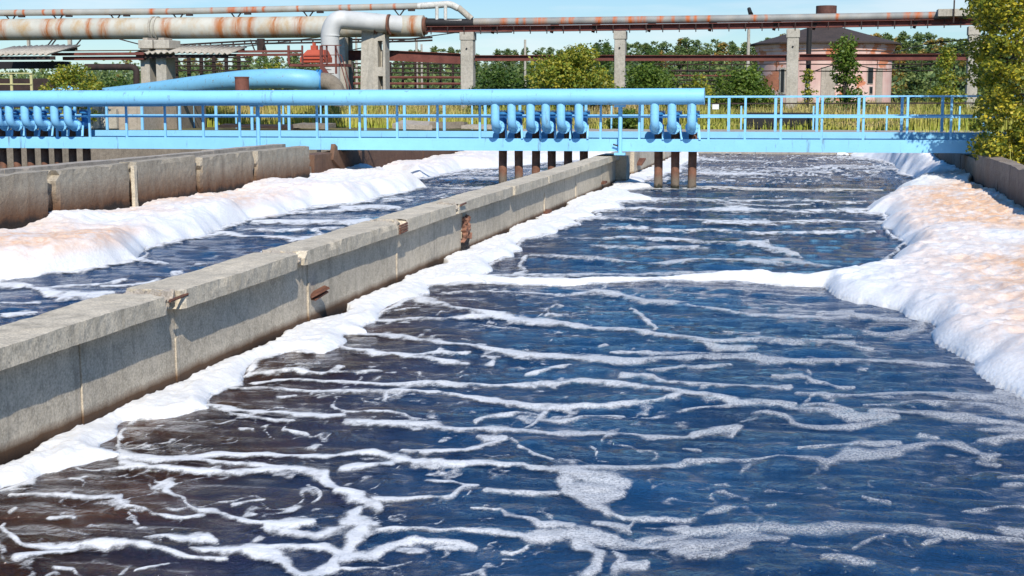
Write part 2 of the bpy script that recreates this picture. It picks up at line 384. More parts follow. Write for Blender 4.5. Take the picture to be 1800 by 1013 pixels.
# ================================================================== SETTING
XM = -5.0; XMB = -5.32; XR = 4.0; XL = -12.2; XL2 = -13.6; YE = 61.0; GZ = .86
g = MB()
g.quad((-700, YE+7, GZ), (700, YE+7, GZ), (700, 1200, GZ), (-700, 1200, GZ))
g.quad((XR+.4, -40, GZ), (700, -40, GZ), (700, YE+7, GZ), (XR+.4, YE+7, GZ))
g.quad((-700, -40, GZ), (-27, -40, GZ), (-27, YE+7, GZ), (-700, YE+7, GZ))
tag(g.build('ground', M['ground']), kind='structure')

# ---- foam strokes traced on the water plane -------------------------------------
T = {'A': (0, 680, 3.), 'B': (600, 680, 3.), 'C': (1200, 680, 3.), 'D': (400, 480, 3.), 'E': (900, 480, 3.), 'F': (1300, 480, 3.6), 'G': (850, 300, 3.6),
     'H': (1150, 260, 3.6), 'K': (0, 360, 4.22), 'L': (250, 280, 4.22), 'M': (600, 250, 6.)}
ST = """A 0,590,12 300,585,14 620,590,16 700,650,14 800,685,12 930,700,12
A 640,580,10 650,620,12
A 640,375,30 850,395,22 1050,390,16 1250,370,16 1500,370,16 1800,370,14
A 650,410,20 800,430,14 1000,455,18 1200,465,18 1400,450,18 1550,440,22 1700,470,35 1780,560,40 1900,600,35
A 750,400,8 1050,400,14 1350,425,14 1550,440,16
A 350,440,8 500,450,6 750,430,10
A 870,470,6 860,520,6 930,520,8 880,560,14 920,590,12 990,620,14 1010,660,10 1100,670,20 1200,700,12 1350,740,12 1450,750,40 1560,740,36 1640,730,20
A 930,700,10 1050,690,14
A 910,540,6 1000,520,4 1110,495,5
A 930,710,6 920,780,8
A 60,850,16 250,860,16 400,850,22 600,840,22 750,850,20 900,870,16 1000,890,12 1080,905,16 1200,905,12
A 0,930,26 150,905,22 300,880,16 400,860,12
A 740,820,6 850,800,8 950,810,25 1080,800,25 1150,820,15
A 1000,850,10 1200,860,30 1350,860,35 1480,880,35 1540,930,28 1600,980,35
A 1250,850,14 1450,840,16 1700,830,20 1800,860,25
A 1800,860,25 1760,930,30 1680,960,30 1600,980,30
A 1400,760,20 1650,790,18 1800,760,22
A 0,740,14 20,800,16 50,850,16
A 0,680,6 40,660,8
A 230,705,6 380,705,8 410,710,14
A 700,690,8 720,750,10
A 1130,130,16 1350,145,14 1550,165,16 1800,180,16
A 1150,140,8 1300,165,7 1450,185,8 1560,200,7
A 1540,200,6 1530,250,8 1640,270,8
A 1270,230,6 1350,235,6
A 1750,60,6 1740,120,10 1800,150,12
A 1200,5,6 1500,20,6 1800,45,8
A 1200,320,4 1280,310,8 1290,280,4
A 1180,635,7 1280,615,6 1370,605,4
A 1640,520,10 1680,600,10 1640,620,4
A 240,960,14 360,975,14 380,999,10
A 720,990,5 850,970,9 910,940,5
A 340,490,4 430,500,5 440,540,5
A 0,560,6 150,540,4
B 0,35,10 200,38,10 500,40,8 700,65,12 850,75,20 950,85,14 1080,105,10 1200,108,16 1400,100,12 1550,95,14 1700,75,12 1800,50,16
B 200,45,10 205,80,14
B 210,80,5 225,110,4 190,130,3
B 0,150,6 200,155,8 330,160,8 430,190,10
B 0,200,14 180,205,16 350,205,20 550,215,24 750,218,24 950,235,20 1150,255,16 1300,250,22 1450,245,18 1600,262,18 1800,272,16
B 680,180,8 750,150,12 850,140,14 950,130,6 1050,135,6
B 970,215,8 1050,165,16 1100,130,18
B 1050,170,12 1200,170,14 1300,160,6 1500,160,8
B 1580,165,4 1680,150,12 1740,140,6
B 700,255,8 760,270,18 850,275,16 760,310,18 650,335,14 520,345,16 430,350,14
B 880,280,8 950,320,8 1000,355,10 1080,385,6
B 330,345,6 430,345,8
B 0,365,10 200,360,14 300,375,24 400,400,22 600,400,16 800,405,14 950,410,14 1050,440,24 1200,450,28 1350,455,28 1500,460,24 1650,445,20 1800,420,20
B 0,445,20 150,430,22 280,410,30
B 1150,500,40 1200,560,50 1300,600,50 1400,590,45 1480,570,35
B 1220,530,40 1340,548,50 1440,550,40
B 1150,460,30 1300,500,40 1400,510,40 1480,530,30
B 1300,620,30 1400,670,25 1500,690,12 1700,690,12 1800,700,12
B 0,570,30 100,595,35 180,640,35 120,590,30
B 180,600,20 300,605,14 500,605,12 600,595,14 650,560,16
B 480,495,12 620,500,16 660,550,22 720,550,10
B 600,470,6 620,500,8
B 750,570,10 850,590,12 1000,590,12 1130,580,14
B 100,660,25 50,720,50 150,740,40 60,800,50 40,870,55 150,880,40 250,840,28 400,810,18 550,830,16 650,850,24 690,865,20
B 0,740,40 200,740,20
B 200,770,10 400,770,14 600,780,12 750,775,12 850,790,14 950,805,24 1100,805,35 1250,790,45 1350,800,50 1500,820,28 1650,830,26 1800,820,30
B 700,650,5 850,660,8 880,690,18 980,720,22 1050,750,14 1200,760,25
B 520,855,8 600,855,12
B 840,870,10 870,880,10 960,850,8
B 1250,830,50 1320,900,50 1300,970,50 1280,999,50
B 1400,880,20 1480,930,45 1450,980,45 1560,960,35 1600,930,14
B 1300,720,14 1450,740,30 1530,750,22 1540,700,10
B 1720,740,20 1800,740,25
B 1600,800,20 1800,790,30
B 840,915,6 890,915,6
B 1310,325,8 1330,340,8 1320,390,4 1380,395,5
B 1380,290,10 1400,260,8
B 540,435,6 570,435,6
B 0,940,8 200,960,8 350,925,5
C 0,40,8 120,40,12 200,60,14 330,90,14 500,100,12 600,120,16 800,150,22 950,170,25 1050,170,28 1150,180,18
C 0,125,8 120,100,8 300,95,10
C 380,150,10 450,140,14 540,160,16 620,200,18 750,220,18 900,220,18 1050,200,18 1150,185,14
C 300,180,4 400,160,6
C 60,260,22 150,245,30 240,240,30 290,215,22 270,275,14
C 0,275,16 60,270,16
C 0,410,20 150,395,22 300,395,20 420,395,14 500,380,6
C 500,375,10 620,385,20 720,400,30 780,420,35 850,370,45 1000,370,45 1100,360,40 1180,320,28 1300,290,22 1450,300,22 1520,330,22 1600,370,35 1660,360,16
C 610,330,6 800,325,14 950,300,20 1150,290,20
C 1260,250,10 1340,265,10
C 1400,365,12 1450,370,8
C 1560,400,16 1660,415,12
C 620,45,14 750,40,20 850,55,14 1000,45,12 1150,35,14 1300,35,14 1450,55,20 1650,70,25 1800,120,40
C 100,5,10 350,5,10 550,8,10
C 640,110,16 750,110,16 900,150,20
C 960,110,8 1150,105,10 1250,90,8 1400,95,18 1600,110,22 1800,160,30
C 1000,140,16 1250,150,22 1400,160,26 1550,190,22 1700,200,20 1800,220,20
C 1540,235,10 1700,250,30 1800,250,40
C 1530,280,10 1620,290,22 1780,285,18
C 0,340,8 80,345,8
C 80,680,8 150,660,12 230,650,16 350,650,6
C 960,600,10 1000,615,14 1060,625,10 1110,630,12
C 1490,655,6 1560,645,14 1700,630,10 1800,645,8
C 1660,485,6 1800,490,12
C 1700,530,14 1800,530,20
C 1690,740,16 1740,750,30 1800,760,40
C 0,750,20 200,760,30 450,760,28 600,785,28 750,775,32 950,760,26 1100,770,30 1300,780,28 1450,790,28 1600,800,22 1800,800,24
C 0,850,80 150,850,60 300,810,50 450,820,25 540,820,12
C 50,910,40 180,910,25 330,850,25
C 540,865,8 650,875,10 740,870,6
C 870,865,12 930,845,14 1000,820,12 1100,805,12
C 1280,850,12 1330,830,14 1400,815,12
C 700,925,14 800,925,28 900,935,24 1010,945,8
C 760,885,8 800,890,8
C 1290,715,5 1390,725,5
C 1220,990,8 1280,975,6
C 300,965,6 350,968,6
C 1650,990,6 1700,990,6
C 590,575,4 650,575,5
C 740,555,4 900,555,4
C 450,650,6 490,645,6
C 0,700,14 50,690,12
D 1110,20,24 1300,30,26 1500,45,18 1800,40,22
D 1000,150,30 1100,170,16 1200,195,14 1400,230,16 1600,255,18 1800,280,16
D 750,250,12 900,250,10 1100,245,8 1250,240,8 1400,240,8
D 700,320,16 900,340,18 1000,360,14 1150,380,14 1300,400,16 1450,420,18 1600,430,22 1800,445,18
D 540,385,10 650,410,12 800,430,10 950,440,12 1100,460,14 1200,480,14 1300,490,10
D 960,440,8 1100,430,10 1280,435,8
D 1330,450,8 1400,455,12 1390,490,18
D 250,560,10 400,560,12 600,570,10 800,585,12 1000,595,12 1130,585,18 1300,590,12 1500,590,12 1650,575,16 1800,570,14
D 150,580,8 280,565,8
D 130,530,8 300,520,5 400,525,8 600,515,5 750,510,7 900,525,5
D 0,605,5 280,610,7 450,635,8 650,640,8 800,640,12 900,632,10 1100,640,10 1250,660,12 1430,665,18 1600,690,14 1800,705,14
D 800,650,10 800,680,16
D 1000,110,8 1050,125,6 1250,105,5 1400,100,4 1800,125,4
D 800,215,5 900,205,4 1000,195,4
D 1700,180,4 1690,220,5 1740,240,7
D 1310,270,4 1450,300,4 1550,310,4
D 280,660,5 380,660,7
E 0,105,4 300,115,5 450,95,16 580,110,16 700,150,16 850,160,14 950,175,6 1080,200,10 1250,230,8 1400,240,14 1700,245,16 1800,240,16
E 640,180,8 680,220,20 720,270,16 730,300,16
E 0,260,16 200,275,16 450,300,14 700,320,18 900,350,14 1100,365,10 1300,365,14 1500,370,14 1800,375,20
E 0,430,18 250,440,18 450,450,22 580,470,22 800,440,14 1000,440,16 1300,445,18 1550,465,22 1800,460,16
E 500,415,10 700,410,14 900,420,10 1300,430,12
E 950,370,8 1100,400,14 1300,400,8
E 0,585,12 200,570,16 400,575,14 600,600,14 800,620,12 950,640,16 1100,660,20 1200,690,16 1500,700,16
E 600,550,20 750,550,12 830,590,10 1000,590,12 1200,600,10 1450,600,14
E 1350,545,10 1500,550,12 1620,580,10 1700,600,12 1800,600,8
E 1500,640,12 1650,650,16 1800,650,16
E 0,690,16 150,705,14 300,710,10 500,700,12 700,690,12 800,670,10
E 60,520,8 200,495,12 300,490,8
E 1130,325,8 1300,315,8
E 1630,340,10 1800,330,8
E 180,200,6 250,170,4
E 180,240,12 300,230,6
E 700,505,5 900,495,16 1000,500,12 1150,490,14
E 1640,215,16 1800,210,16
F 500,260,16 700,265,20 900,300,18 1100,310,14
F 800,385,10 950,395,20 1150,370,40 1180,330,25
F 520,410,8 650,395,8 750,410,6
F 0,430,14 300,450,14 600,460,14 850,480,12
F 0,540,24 300,550,22 500,570,22 700,560,25 1000,560,22 1300,590,18 1500,620,14
F 180,655,12 300,660,12 400,675,8
F 60,715,16 200,720,16
F 370,770,16 550,790,25 700,790,18 900,770,18 1150,755,18 1400,770,20 1600,800,25
F 1600,770,25 1750,800,30
F 480,790,20 400,860,10
G 300,535,12 500,550,12 700,565,8 900,580,8 1100,592,10 1300,580,14 1500,565,12 1800,580,14
G 270,550,20 240,610,16 270,640,14 170,660,14
G 400,425,5 650,435,6 850,430,8 1100,435,8 1300,450,8 1500,465,6 1800,455,12
G 650,480,4 850,490,10 1050,500,8 1350,495,8
G 750,375,5 1000,375,8 1250,380,8 1500,380,8 1800,400,6
G 750,345,4 930,360,4
G 750,305,10 900,315,10 1100,325,8 1300,320,6 1600,330,14 1800,325,10
G 900,250,8 1000,245,10 1250,255,6 1600,245,16 1800,255,8
G 800,210,5 1100,205,4 1400,200,4 1800,225,6
G 1100,190,8 1300,185,5 1700,190,6
G 1400,110,16 1550,115,12 1800,120,12
G 1380,20,10 1550,25,16 1800,30,10
H -20,262,5 60,264,6 150,262,5 260,266,6 330,262,4
H 280,160,10 450,170,14 650,170,14 750,180,6
H 280,245,16 450,260,12 700,265,12 1000,272,8 1200,270,10 1450,270,8
H 300,75,12 450,85,6 700,90,4
H 650,155,6 780,150,8 850,160,4
H 930,155,5 1050,155,10 1130,160,4
H 1350,155,6 1420,160,5
H 1220,70,5 1320,72,8
H 0,325,6 300,335,6 580,340,6 850,335,12 930,335,6 1030,342,14 1150,350,8 1350,350,8
H 400,365,5 700,370,6 1000,365,5
H 0,397,6 400,400,8 560,392,20 700,400,8 900,408,7 1030,402,14 1150,405,8
H 1160,392,12 1230,390,16 1330,395,14 1420,402,16
H 0,460,8 300,455,4 700,455,4
H 300,480,8 520,478,14 750,485,10 1000,470,12 1200,475,12 1450,480,8
H 0,525,8 300,525,8 500,530,8 700,545,12 900,550,8 1100,540,10 1400,540,8
H 0,580,14 200,590,14 300,605,8 500,605,8 650,610,12 750,640,25 850,670,25 920,700,14
H 0,645,8 350,645,6
H 0,735,14 200,720,16 350,712,16 550,725,16 700,730,16 850,725,22 1000,745,14 1200,755,8
K 0,600,25 200,600,20 300,660,30 450,690,40 650,690,30 850,670,20
K 0,745,12 300,730,10
K 0,830,25 250,815,20
K 330,620,8 700,590,10 950,570,8
K 750,605,8 1000,600,12 1200,570,12
K 1080,425,14 1250,460,10
L 820,480,20 1100,475,20 1400,470,18 1600,480,18 1690,460,30
L 560,550,18 800,575,14 1000,590,16 1150,610,25 1300,590,25 1450,570,20
L 700,525,8 1000,530,8 1250,530,10 1500,515,10
L 1250,530,10 1350,570,14
L 20,770,12 200,800,8
L 400,805,14 480,800,14
L 250,860,14 320,855,10
L 0,940,20 100,920,15
L 880,690,8 1050,650,8
L 1100,400,14 1400,385,14 1690,370,20
M 0,700,45 250,700,30 450,700,25 600,710,25
M 0,860,30 250,840,40 400,850,30 500,830,20
M 450,620,20 600,610,25 750,620,15
M 860,490,12 1100,490,10 1400,495,14 1550,490,14
M 400,580,8 900,580,8 1250,580,8
M 1250,380,18 1450,390,20 1670,390,18
M 1100,340,10 1400,335,12 1680,330,10
M 1030,560,8 1200,540,5"""
SEG = {0: [], 1: []}
for ln in ST.splitlines():
    k, *pp = ln.split(); ox, oy, sc = T[k]
    q = [tuple(float(c) for c in p.split(',')) for p in pp]; q = [(ox+x/sc, oy+y/sc, ww*.88/sc) for x, y, ww in q]
    SEG[1 if k in 'KLM' else 0] += list(zip(q[:-1], q[1:]))
def stroke_field(px, py, segs):
    out = np.zeros_like(px)
    for (x0, y0, w0), (x1, y1, w1) in segs:
        m = 2.2*max(w0, w1)+10
        idx = np.nonzero((px > min(x0, x1)-m) & (px < max(x0, x1)+m) & (py > min(y0, y1)-m) & (py < max(y0, y1)+m))
        if not len(idx[0]): continue
        X = px[idx]; Y = py[idx]; dx = x1-x0; dy = y1-y0
        t = np.clip(((X-x0)*dx+(Y-y0)*dy)/(dx*dx+dy*dy+1e-6), 0, 1)
        d = np.hypot(X-x0-t*dx, Y-y0-t*dy); ww = w0+(w1-w0)*t
        out[idx] = np.maximum(out[idx], np.clip(.5+.5*(ww-d)/(.95*ww+2.6), 0, 1))
    return out
def wave(x, y):
    a = (fbm(x*.9+3, y*1.5, 11, 3)-.5)*.07
    return a+(fbm(x*2.3, y*4.6, 12, 2)-.5)*.034*np.clip(26/(y+4), .3, 1)
def yrows(y0, y1, step):
    out = [y0]
    while out[-1] < y1: out.append(out[-1]+min(max(step*out[-1]**2, .012), .5))
    return np.array(out)
def grid_idx(keep):
    ny, nx = keep.shape[0]+1, keep.shape[1]+1
    a = (np.arange(ny-1)[:, None]*nx+np.arange(nx-1)[None, :])[keep]
    return np.stack([a, a+1, a+1+nx, a+nx], 1)
def compact(V, Q, at):
    u, inv = np.unique(Q, return_inverse=True); return V[u], inv.reshape(Q.shape), {k: v[u] for k, v in at.items()}
def water_and_foam(x0, x1, y0, y1, nx, step, segs, side, wl, fl):
    ys = yrows(y0, y1, step); xs = np.linspace(x0, x1, nx); X, Y = np.meshgrid(xs, ys); Z = wave(X, Y)
    V = np.stack([X, Y, Z], -1).reshape(-1, 3); full = np.ones((len(ys)-1, nx-1), bool)
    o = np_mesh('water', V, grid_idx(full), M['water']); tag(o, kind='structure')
    # foam density
    wx = (fbm(X*1.3, Y*.9, 31, 4)-.5); wy = (fbm(X*1.3+40, Y*.9, 37, 4)-.5)
    sx = (fbm(X*6, Y*3.5, 41, 3)-.5); sy = (fbm(X*6+9, Y*3.5, 43, 3)-.5)
    px, py = topx(X, Y, 0*X)
    s = np.clip(8/Y, .12, 1.3)
    px2 = px+(wx*34+sx*16)*s*1.5; py2 = py+(wy*16+sy*9)*s
    D = stroke_field(px2, py2, segs)
    # fine filaments between the traced streaks, and streaks far away
    def ridge(sx_, sy_, sd, wdt):
        n1 = fbm(X*sx_+wx*2.2, Y*sy_+wy*2.2, sd, 3); return np.clip(1-np.abs(n1-.5)/wdt, 0, 1)
    patch = np.clip((fbm(X*.55, Y*.4, 61, 3)-.42)*5, 0, 1)
    near = np.clip((26-Y)/8, 0, 1)
    if side == 0:
        D = np.maximum(D, ridge(1.5, 1.2, 71, .05)*(patch*.5+.5)*near*.60)
        D = np.maximum(D, ridge(3.1, 2.2, 75, .06)*np.clip((fbm(X*.9+7, Y*.7, 65, 3)-.47)*6, 0, 1)*near*.60*np.clip((0-X)/2.5+.55, .55, 1))
        D = np.maximum(D, ridge(5.5, 3.6, 78, .07)*np.clip((fbm(X*1.1+3, Y*.8, 68, 3)-.45)*6, 0, 1)*near*.58*np.clip((0-X)/2.5+.5, .3, 1))
    D = np.maximum(D, np.clip((fbm(X*7, Y*4.5, 97, 3)-.56)*5, 0, 1)*np.clip((fbm(X*.8+9, Y*.7, 98, 2)-.45)*6, 0, 1)*near*.58)
    far = np.clip((Y-19)/10, 0, 1)
    D = np.maximum(D, ridge(.30, .42, 81, .045)*far*.58*(patch*.5+.5))
    D = np.maximum(D, ridge(.55, .62, 85, .05)*np.clip((Y-26)/14, 0, 1)*.62)
    D = np.maximum(D, np.clip((fbm(X*.28, Y*.33, 91, 4)-.5)*5+.1, 0, .60)*np.clip((Y-38)/10, 0, 1))
    D = np.maximum(D, ridge(.22, 1.1, 87, .09)*np.clip((Y-33)/8, 0, 1)*.72)
    D = np.maximum(D, ridge(.12, .8, 89, .07)*np.clip((Y-30)/8, 0, 1)*.75)
    op = np.clip(1.-(px-520)/1250, .28, 1)
    op = np.maximum(op, np.clip((Y-17)/9, 0, 1)*.95)
    op = np.clip(op+(fbm(X*.8, Y*.8, 55, 2)-.5)*.3, 0.15, 1)
    hh = np.clip(D-.35, 0, 1)**.8*np.clip(Y/16, .45, 1.7)*.045
    V = np.stack([X, Y, Z+.004+hh], -1).reshape(-1, 3)
    k = D > .13; keep = k[:-1, :-1] | k[1:, :-1] | k[:-1, 1:] | k[1:, 1:]
    warm = np.clip((fbm(X*.9, Y*.9, 95, 3)-.66)*3, 0, .2)*np.clip((Y-14)/6, 0, 1)
    V, Q, at = compact(V, grid_idx(keep), {'dens': D.ravel(), 'opac': op.ravel(), 'warm': warm.ravel()})
    o = np_mesh('foam_streaks', V, Q, M['foamsheet'], at); tag(o, fl, 'foam', kind='stuff')
edgeR = [(1835, 745), (1800, 708), (1762, 680), (1722, 640), (1690, 625), (1655, 607), (1640, 590), (1640, 580), (1618, 562), (1590, 545), (1530, 530), (1480, 520), (1450, 508),
         (1440, 503), (1300, 497), (1150, 495), (1000, 498), (850, 500), (790, 500), (770, 486, .02), (850, 484, .05), (1000, 482, .06), (1100, 481, .07), (1180, 478, .1), (1300, 474, .1), (1400, 480, .1), (1470, 476, .12), (1530, 462, .12), (1560, 452, .1),
         (1590, 428), (1566, 418), (1556, 405), (1556, 392), (1560, 384), (1548, 378), (1500, 374), (1475, 371), (1478, 367, .05), (1515, 368, .08),
         (1533, 358, .15), (1545, 346, .2), (1565, 335, .2), (1590, 324, .2), (1625, 314, .15), (1610, 312), (1580, 304), (1575, 292), (1556, 284), (1500, 276), (1500, 270)]
edgeL = [(-60, 497), (0, 494), (60, 488), (130, 478), (200, 467), (248, 458), (256, 440), (286, 431), (345, 418), (383, 413), (392, 402), (440, 389), (470, 383), (508, 376), (540, 366), (582, 361), (615, 358), (650, 354), (680, 343),
         (720, 337), (745, 331), (735, 323, .1), (717, 314, .2), (693, 308, .25), (668, 303, .25), (690, 312), (742, 316), (763, 312), (775, 308), (797, 304), (817, 299), (880, 296), (960, 287), (1060, 280)]
edgeM = [(-60, 885), (0, 862), (40, 850), (65, 832), (110, 822), (208, 800), (206, 778), (222, 760), (243, 742), (300, 738), (340, 730), (382, 722), (370, 705), (372, 695), (392, 688), (430, 672), (432, 662), (450, 648),
         (500, 622), (560, 622), (580, 612), (577, 600), (600, 590), (632, 588), (632, 575), (650, 563), (670, 553), (690, 540), (735, 520), (735, 512), (748, 505), (850, 500), (850, 480), (870, 465), (911, 437), (917, 424), (947, 418), (975, 404), (1017, 397),
         (1017, 388), (1055, 384), (1042, 374), (1097, 369), (1072, 358), (1153, 354), (1105, 341), (1089, 337), (1150, 330), (1120, 322), (1160, 308), (1200, 298), (1190, 290), (1225, 283), (1225, 274)]
for e_, k_, ww_ in ((edgeR, 0, 3.), (edgeM, 0, 3.5), (edgeL, 1, 3.)):
    q = [(p[0], p[1]+(0 if len(p) < 3 else p[2]*50), ww_) for p in e_]; SEG[k_] += list(zip(q[:-1], q[1:]))
water_and_foam(XM-.05, XR+.05, 5.0, YE+.1, 520, 3.1e-4, SEG[0], 0, '', 'web of thin white foam streaks drifting on the wide right-hand channel')
water_and_foam(XL-.3, XMB+.05, 12.0, YE+.1, 330, 3.1e-4, SEG[1], 1, '', 'thin white foam streaks drifting on the narrower channel behind the middle wall')
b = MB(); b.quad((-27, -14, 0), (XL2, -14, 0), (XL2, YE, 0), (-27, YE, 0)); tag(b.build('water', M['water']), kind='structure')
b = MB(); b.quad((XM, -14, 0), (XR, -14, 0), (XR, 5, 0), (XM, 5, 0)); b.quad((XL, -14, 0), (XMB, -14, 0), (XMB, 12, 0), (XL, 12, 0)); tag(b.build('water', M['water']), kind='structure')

# ---- thick foam banks -------------------------------------------------------------
def inside(poly, X, Y):
    c = np.zeros(X.shape, bool); n = len(poly)
    for i in range(n):
        x0, y0 = poly[i]; x1, y1 = poly[(i+1) % n]
        if y0 == y1: continue
        m = ((y0 > Y) != (y1 > Y)) & (X < (x1-x0)*(Y-y0)/(y1-y0)+x0); c ^= m
    return c
def edge_dist(pts, X, Y):
    d = np.full(X.shape, 1e9)
    for (x0, y0), (x1, y1) in zip(pts[:-1], pts[1:]):
        dx = x1-x0; dy = y1-y0; t = np.clip(((X-x0)*dx+(Y-y0)*dy)/(dx*dx+dy*dy+1e-9), 0, 1)
        d = np.minimum(d, np.hypot(X-x0-t*dx, Y-y0-t*dy))
    return d
def bank(edge_px, close, xr, yr, nx, ystep, hfun, Rr, label, warmf, lump=.10):
    e = []
    for p in edge_px:
        q = P(p[0], p[1], Z=p[2] if len(p) > 2 else 0); e.append((float(q[0]), float(q[1])))
    poly = e+close; n = int((yr[1]-yr[0])/ystep[0])
    ys = [yr[0]]
    while ys[-1] < yr[1]: ys.append(ys[-1]+max(ystep[0], ystep[1]*ys[-1]**1.5))
    ys = np.array(ys); xs = np.linspace(*xr, nx); X, Y = np.meshgrid(xs, ys)
    WX = X+(fbm(X*1.4, Y*1.1, 5, 2)-.5)*.45; WY = Y+(fbm(X*1.4+20, Y*1.1, 6, 2)-.5)*.6
    ins = inside(poly, WX, WY); d = edge_dist(e, WX, WY); d = np.where(ins, d, -d)
    r = Rr(Y) if callable(Rr) else Rr
    t = np.clip(d/r, 0, 1); prof = 1-(1-t)**2.1
    hm = hfun(X, Y)
    big = fbm(X*.8, Y*.55, 21, 3); bil = np.abs(fbm(X*3.2, Y*2.4, 22, 3)-.5)*2; sm = np.abs(fbm(X*9, Y*7, 24, 3)-.5)*2
    gr = np.abs(fbm(X*15, Y*12, 26, 3)-.5)*2
    Zt = prof*hm*(.62+.75*big)+prof*(t**1.5*lump*(.5-bil)*.9+t*t*(.030*(.5-sm)+.010*(.5-gr)))
    Zt = np.where(d > 0, np.maximum(Zt, .015)+.01, -.06)
    V = np.stack([X, Y, Zt], -1).reshape(-1, 3); k = d > 0
    keep = k[:-1, :-1] | k[1:, :-1] | k[:-1, 1:] | k[1:, 1:]
    warm = warmf(X, Y, prof)
    V, Q, at = compact(V, grid_idx(keep), {'warm': warm.ravel()})
    o = np_mesh('foam_bank', V, Q, M['foam'], at); return tag(o, label, 'foam', kind='stuff')
def hR(X, Y):
    far = np.interp(Y, [0, 14, 28, 36, 48, 60], [.26, .30, .34, .44, .72, .80])
    a = np.clip((XR-X)/3.2, 0, 1); return far*(1-.45*a)*np.clip((X+3.2)/3.5, .30, 1)*np.clip((62-Y)/8, .25, 1)
bank(edgeR, [(1.5, YE), (XR, YE), (XR, 8)], (-4.7, XR), (8.5, YE), 300, (.045, 2.2e-4), hR, lambda Y: np.interp(Y, [8, 20, 60], [.28, .42, .7]),
     'big bank of thick foam with peach stains lying along the right-hand wall', lambda X, Y, p: np.clip(p*1.1-.35, 0, 1)*np.clip((X-.9)/1.8, 0, 1)*np.clip((fbm(X*.35, Y*.22, 77, 3)-.27)*4.5, 0, 1)*np.clip((44-Y)/8, .25, 1))
def hL(X, Y): return np.interp(Y, [0, 20, 36, 45, 61], [.36, .36, .40, .32, .34])*(1-.3*np.clip((X-XL)/5, 0, 1))
bank(edgeL, [(-5.6, YE), (XL-.3, YE), (XL-.3, 14)], (XL-.3, XMB), (14, YE), 230, (.05, 2.2e-4), hL, lambda Y: np.interp(Y, [14, 60], [.45, .7]),
     'long foam bank with peach stains lying along the brown-stained left wall', lambda X, Y, p: np.clip(p*1.2-.5, 0, 1)*np.clip((-7.9-X)/1.8, 0, 1)*np.clip((fbm(X*.4, Y*.3, 79, 3)-.32)*3.6, 0, 1)*np.clip((34-Y)/10, .3, 1))
bank(edgeM, [(XM, YE), (XM, 6)], (XM-.02, -1.2), (6, YE), 250, (.035, 2.2e-4), lambda X, Y: .035+.04*np.clip(Y/25, 0, 1.5)+0*X, lambda Y: np.interp(Y, [6, 20, 60], [.12, .2, .4]),
     'narrow band of white foam hugging the foot of the middle wall', lambda X, Y, p: 0*X, lump=.035)

# ---- walls -----------------------------------------------------------------------
def rough_box(mb, x0, x1, y0, y1, z0, z1, seg=.12, amp=.008, seed=0, chip=0., topchip=0.):
    """box split into a fine grid, edges knocked about"""
    nx = max(2, int((x1-x0)/.07)); ny = max(2, int((y1-y0)/seg)); nz = max(2, int((z1-z0)/.09))
    pts = {}; r = random.Random(seed)
    def key(i, j, k):
        if (i, j, k) not in pts:
            x = x0+(x1-x0)*i/nx; y = y0+(y1-y0)*j/ny; z = z0+(z1-z0)*k/nz
            ed = (i in (0, nx))+(j in (0, ny))+(k in (0, nz))
            a = amp*.25
            lx = (float(vn(y*1.1+seed*3.7, z*2+i, 7))-.5)*amp*1.6+(float(vn(y*5+seed, z*6+i, 8))-.5)*amp*.7
            lz = (float(vn(y*1.3+seed*2.1, x*3+k, 9))-.5)*amp*1.6
            dx = r.uniform(-a, a)+lx; dz = r.uniform(-a, a)+lz; dy = r.uniform(-a, a)
            if i == nx and k == nz:
                cpn = max(0, float(vn(y*4.1+seed*5, 1.5, 10))-.62)*amp*11; dx -= cpn; dz -= cpn*.6
            if topchip and k == nz:
                n = float(fbm(y*1.7+seed, x*2, 3, 3)); dz -= topchip*max(0, n-.5)*3
            if chip and j in (0, ny) and i >= nx-1:
                n = float(vn(z*9+seed, j+.3, 4)); dy += (1 if j == 0 else -1)*chip*n*(.4+k/nz); dx -= chip*.45*n
            pts[(i, j, k)] = len(mb.v); mb.v.append((x+dx, y+dy, z+dz))
        return pts[(i, j, k)]
    for i in range(nx):
        for j in range(ny):
            mb.f.append((key(i, j, nz), key(i+1, j, nz), key(i+1, j+1, nz), key(i, j+1, nz)))
            mb.f.append((key(i, j+1, 0), key(i+1, j+1, 0), key(i+1, j, 0), key(i, j, 0)))
    for j in range(ny):
        for k in range(nz):
            mb.f.append((key(nx, j, k), key(nx, j+1, k), key(nx, j+1, k+1), key(nx, j, k+1)))
            mb.f.append((key(0, j+1, k), key(0, j, k), key(0, j, k+1), key(0, j+1, k+1)))
    for i in range(nx):
        for k in range(nz):
            mb.f.append((key(i, 0, k), key(i+1, 0, k), key(i+1, 0, k+1), key(i, 0, k+1)))
            mb.f.append((key(i+1, ny, k), key(i, ny, k), key(i, ny, k+1), key(i+1, ny, k+1)))
    return mb
def wy(px, py=None, X=XM):  # world Y on the wall plane at picture column px
    return float(P(px, 400, X=X)[1])
mw = empty('channel_wall', (XM, 20, 0), 'long grey concrete dividing wall with broken coping running from lower left to the bridge', 'concrete wall')
joints = [-6, -2, 2, 5.2]+[wy(p) for p in (133, 303, 435, 540, 697, 812, 902, 957, 1012, 1057, 1094)]
OV = .125; CT = .86; CH = .155
for i in range(len(joints)-1):
    y0, y1 = joints[i]+.008, joints[i+1]-.008
    b = MB(); off = rng.uniform(-.012, .004)
    rough_box(b, XMB+.03, XM+off, y0, y1, -.4, CT-CH+.004, .16, .004, i); b.build('wall_panel', M['conc'], mw)
cj = [-6, -1, 3, 6.2]+[wy(p, X=XM+OV) for p in (292, 525, 706, 806, 905, 965, 1020, 1094)]
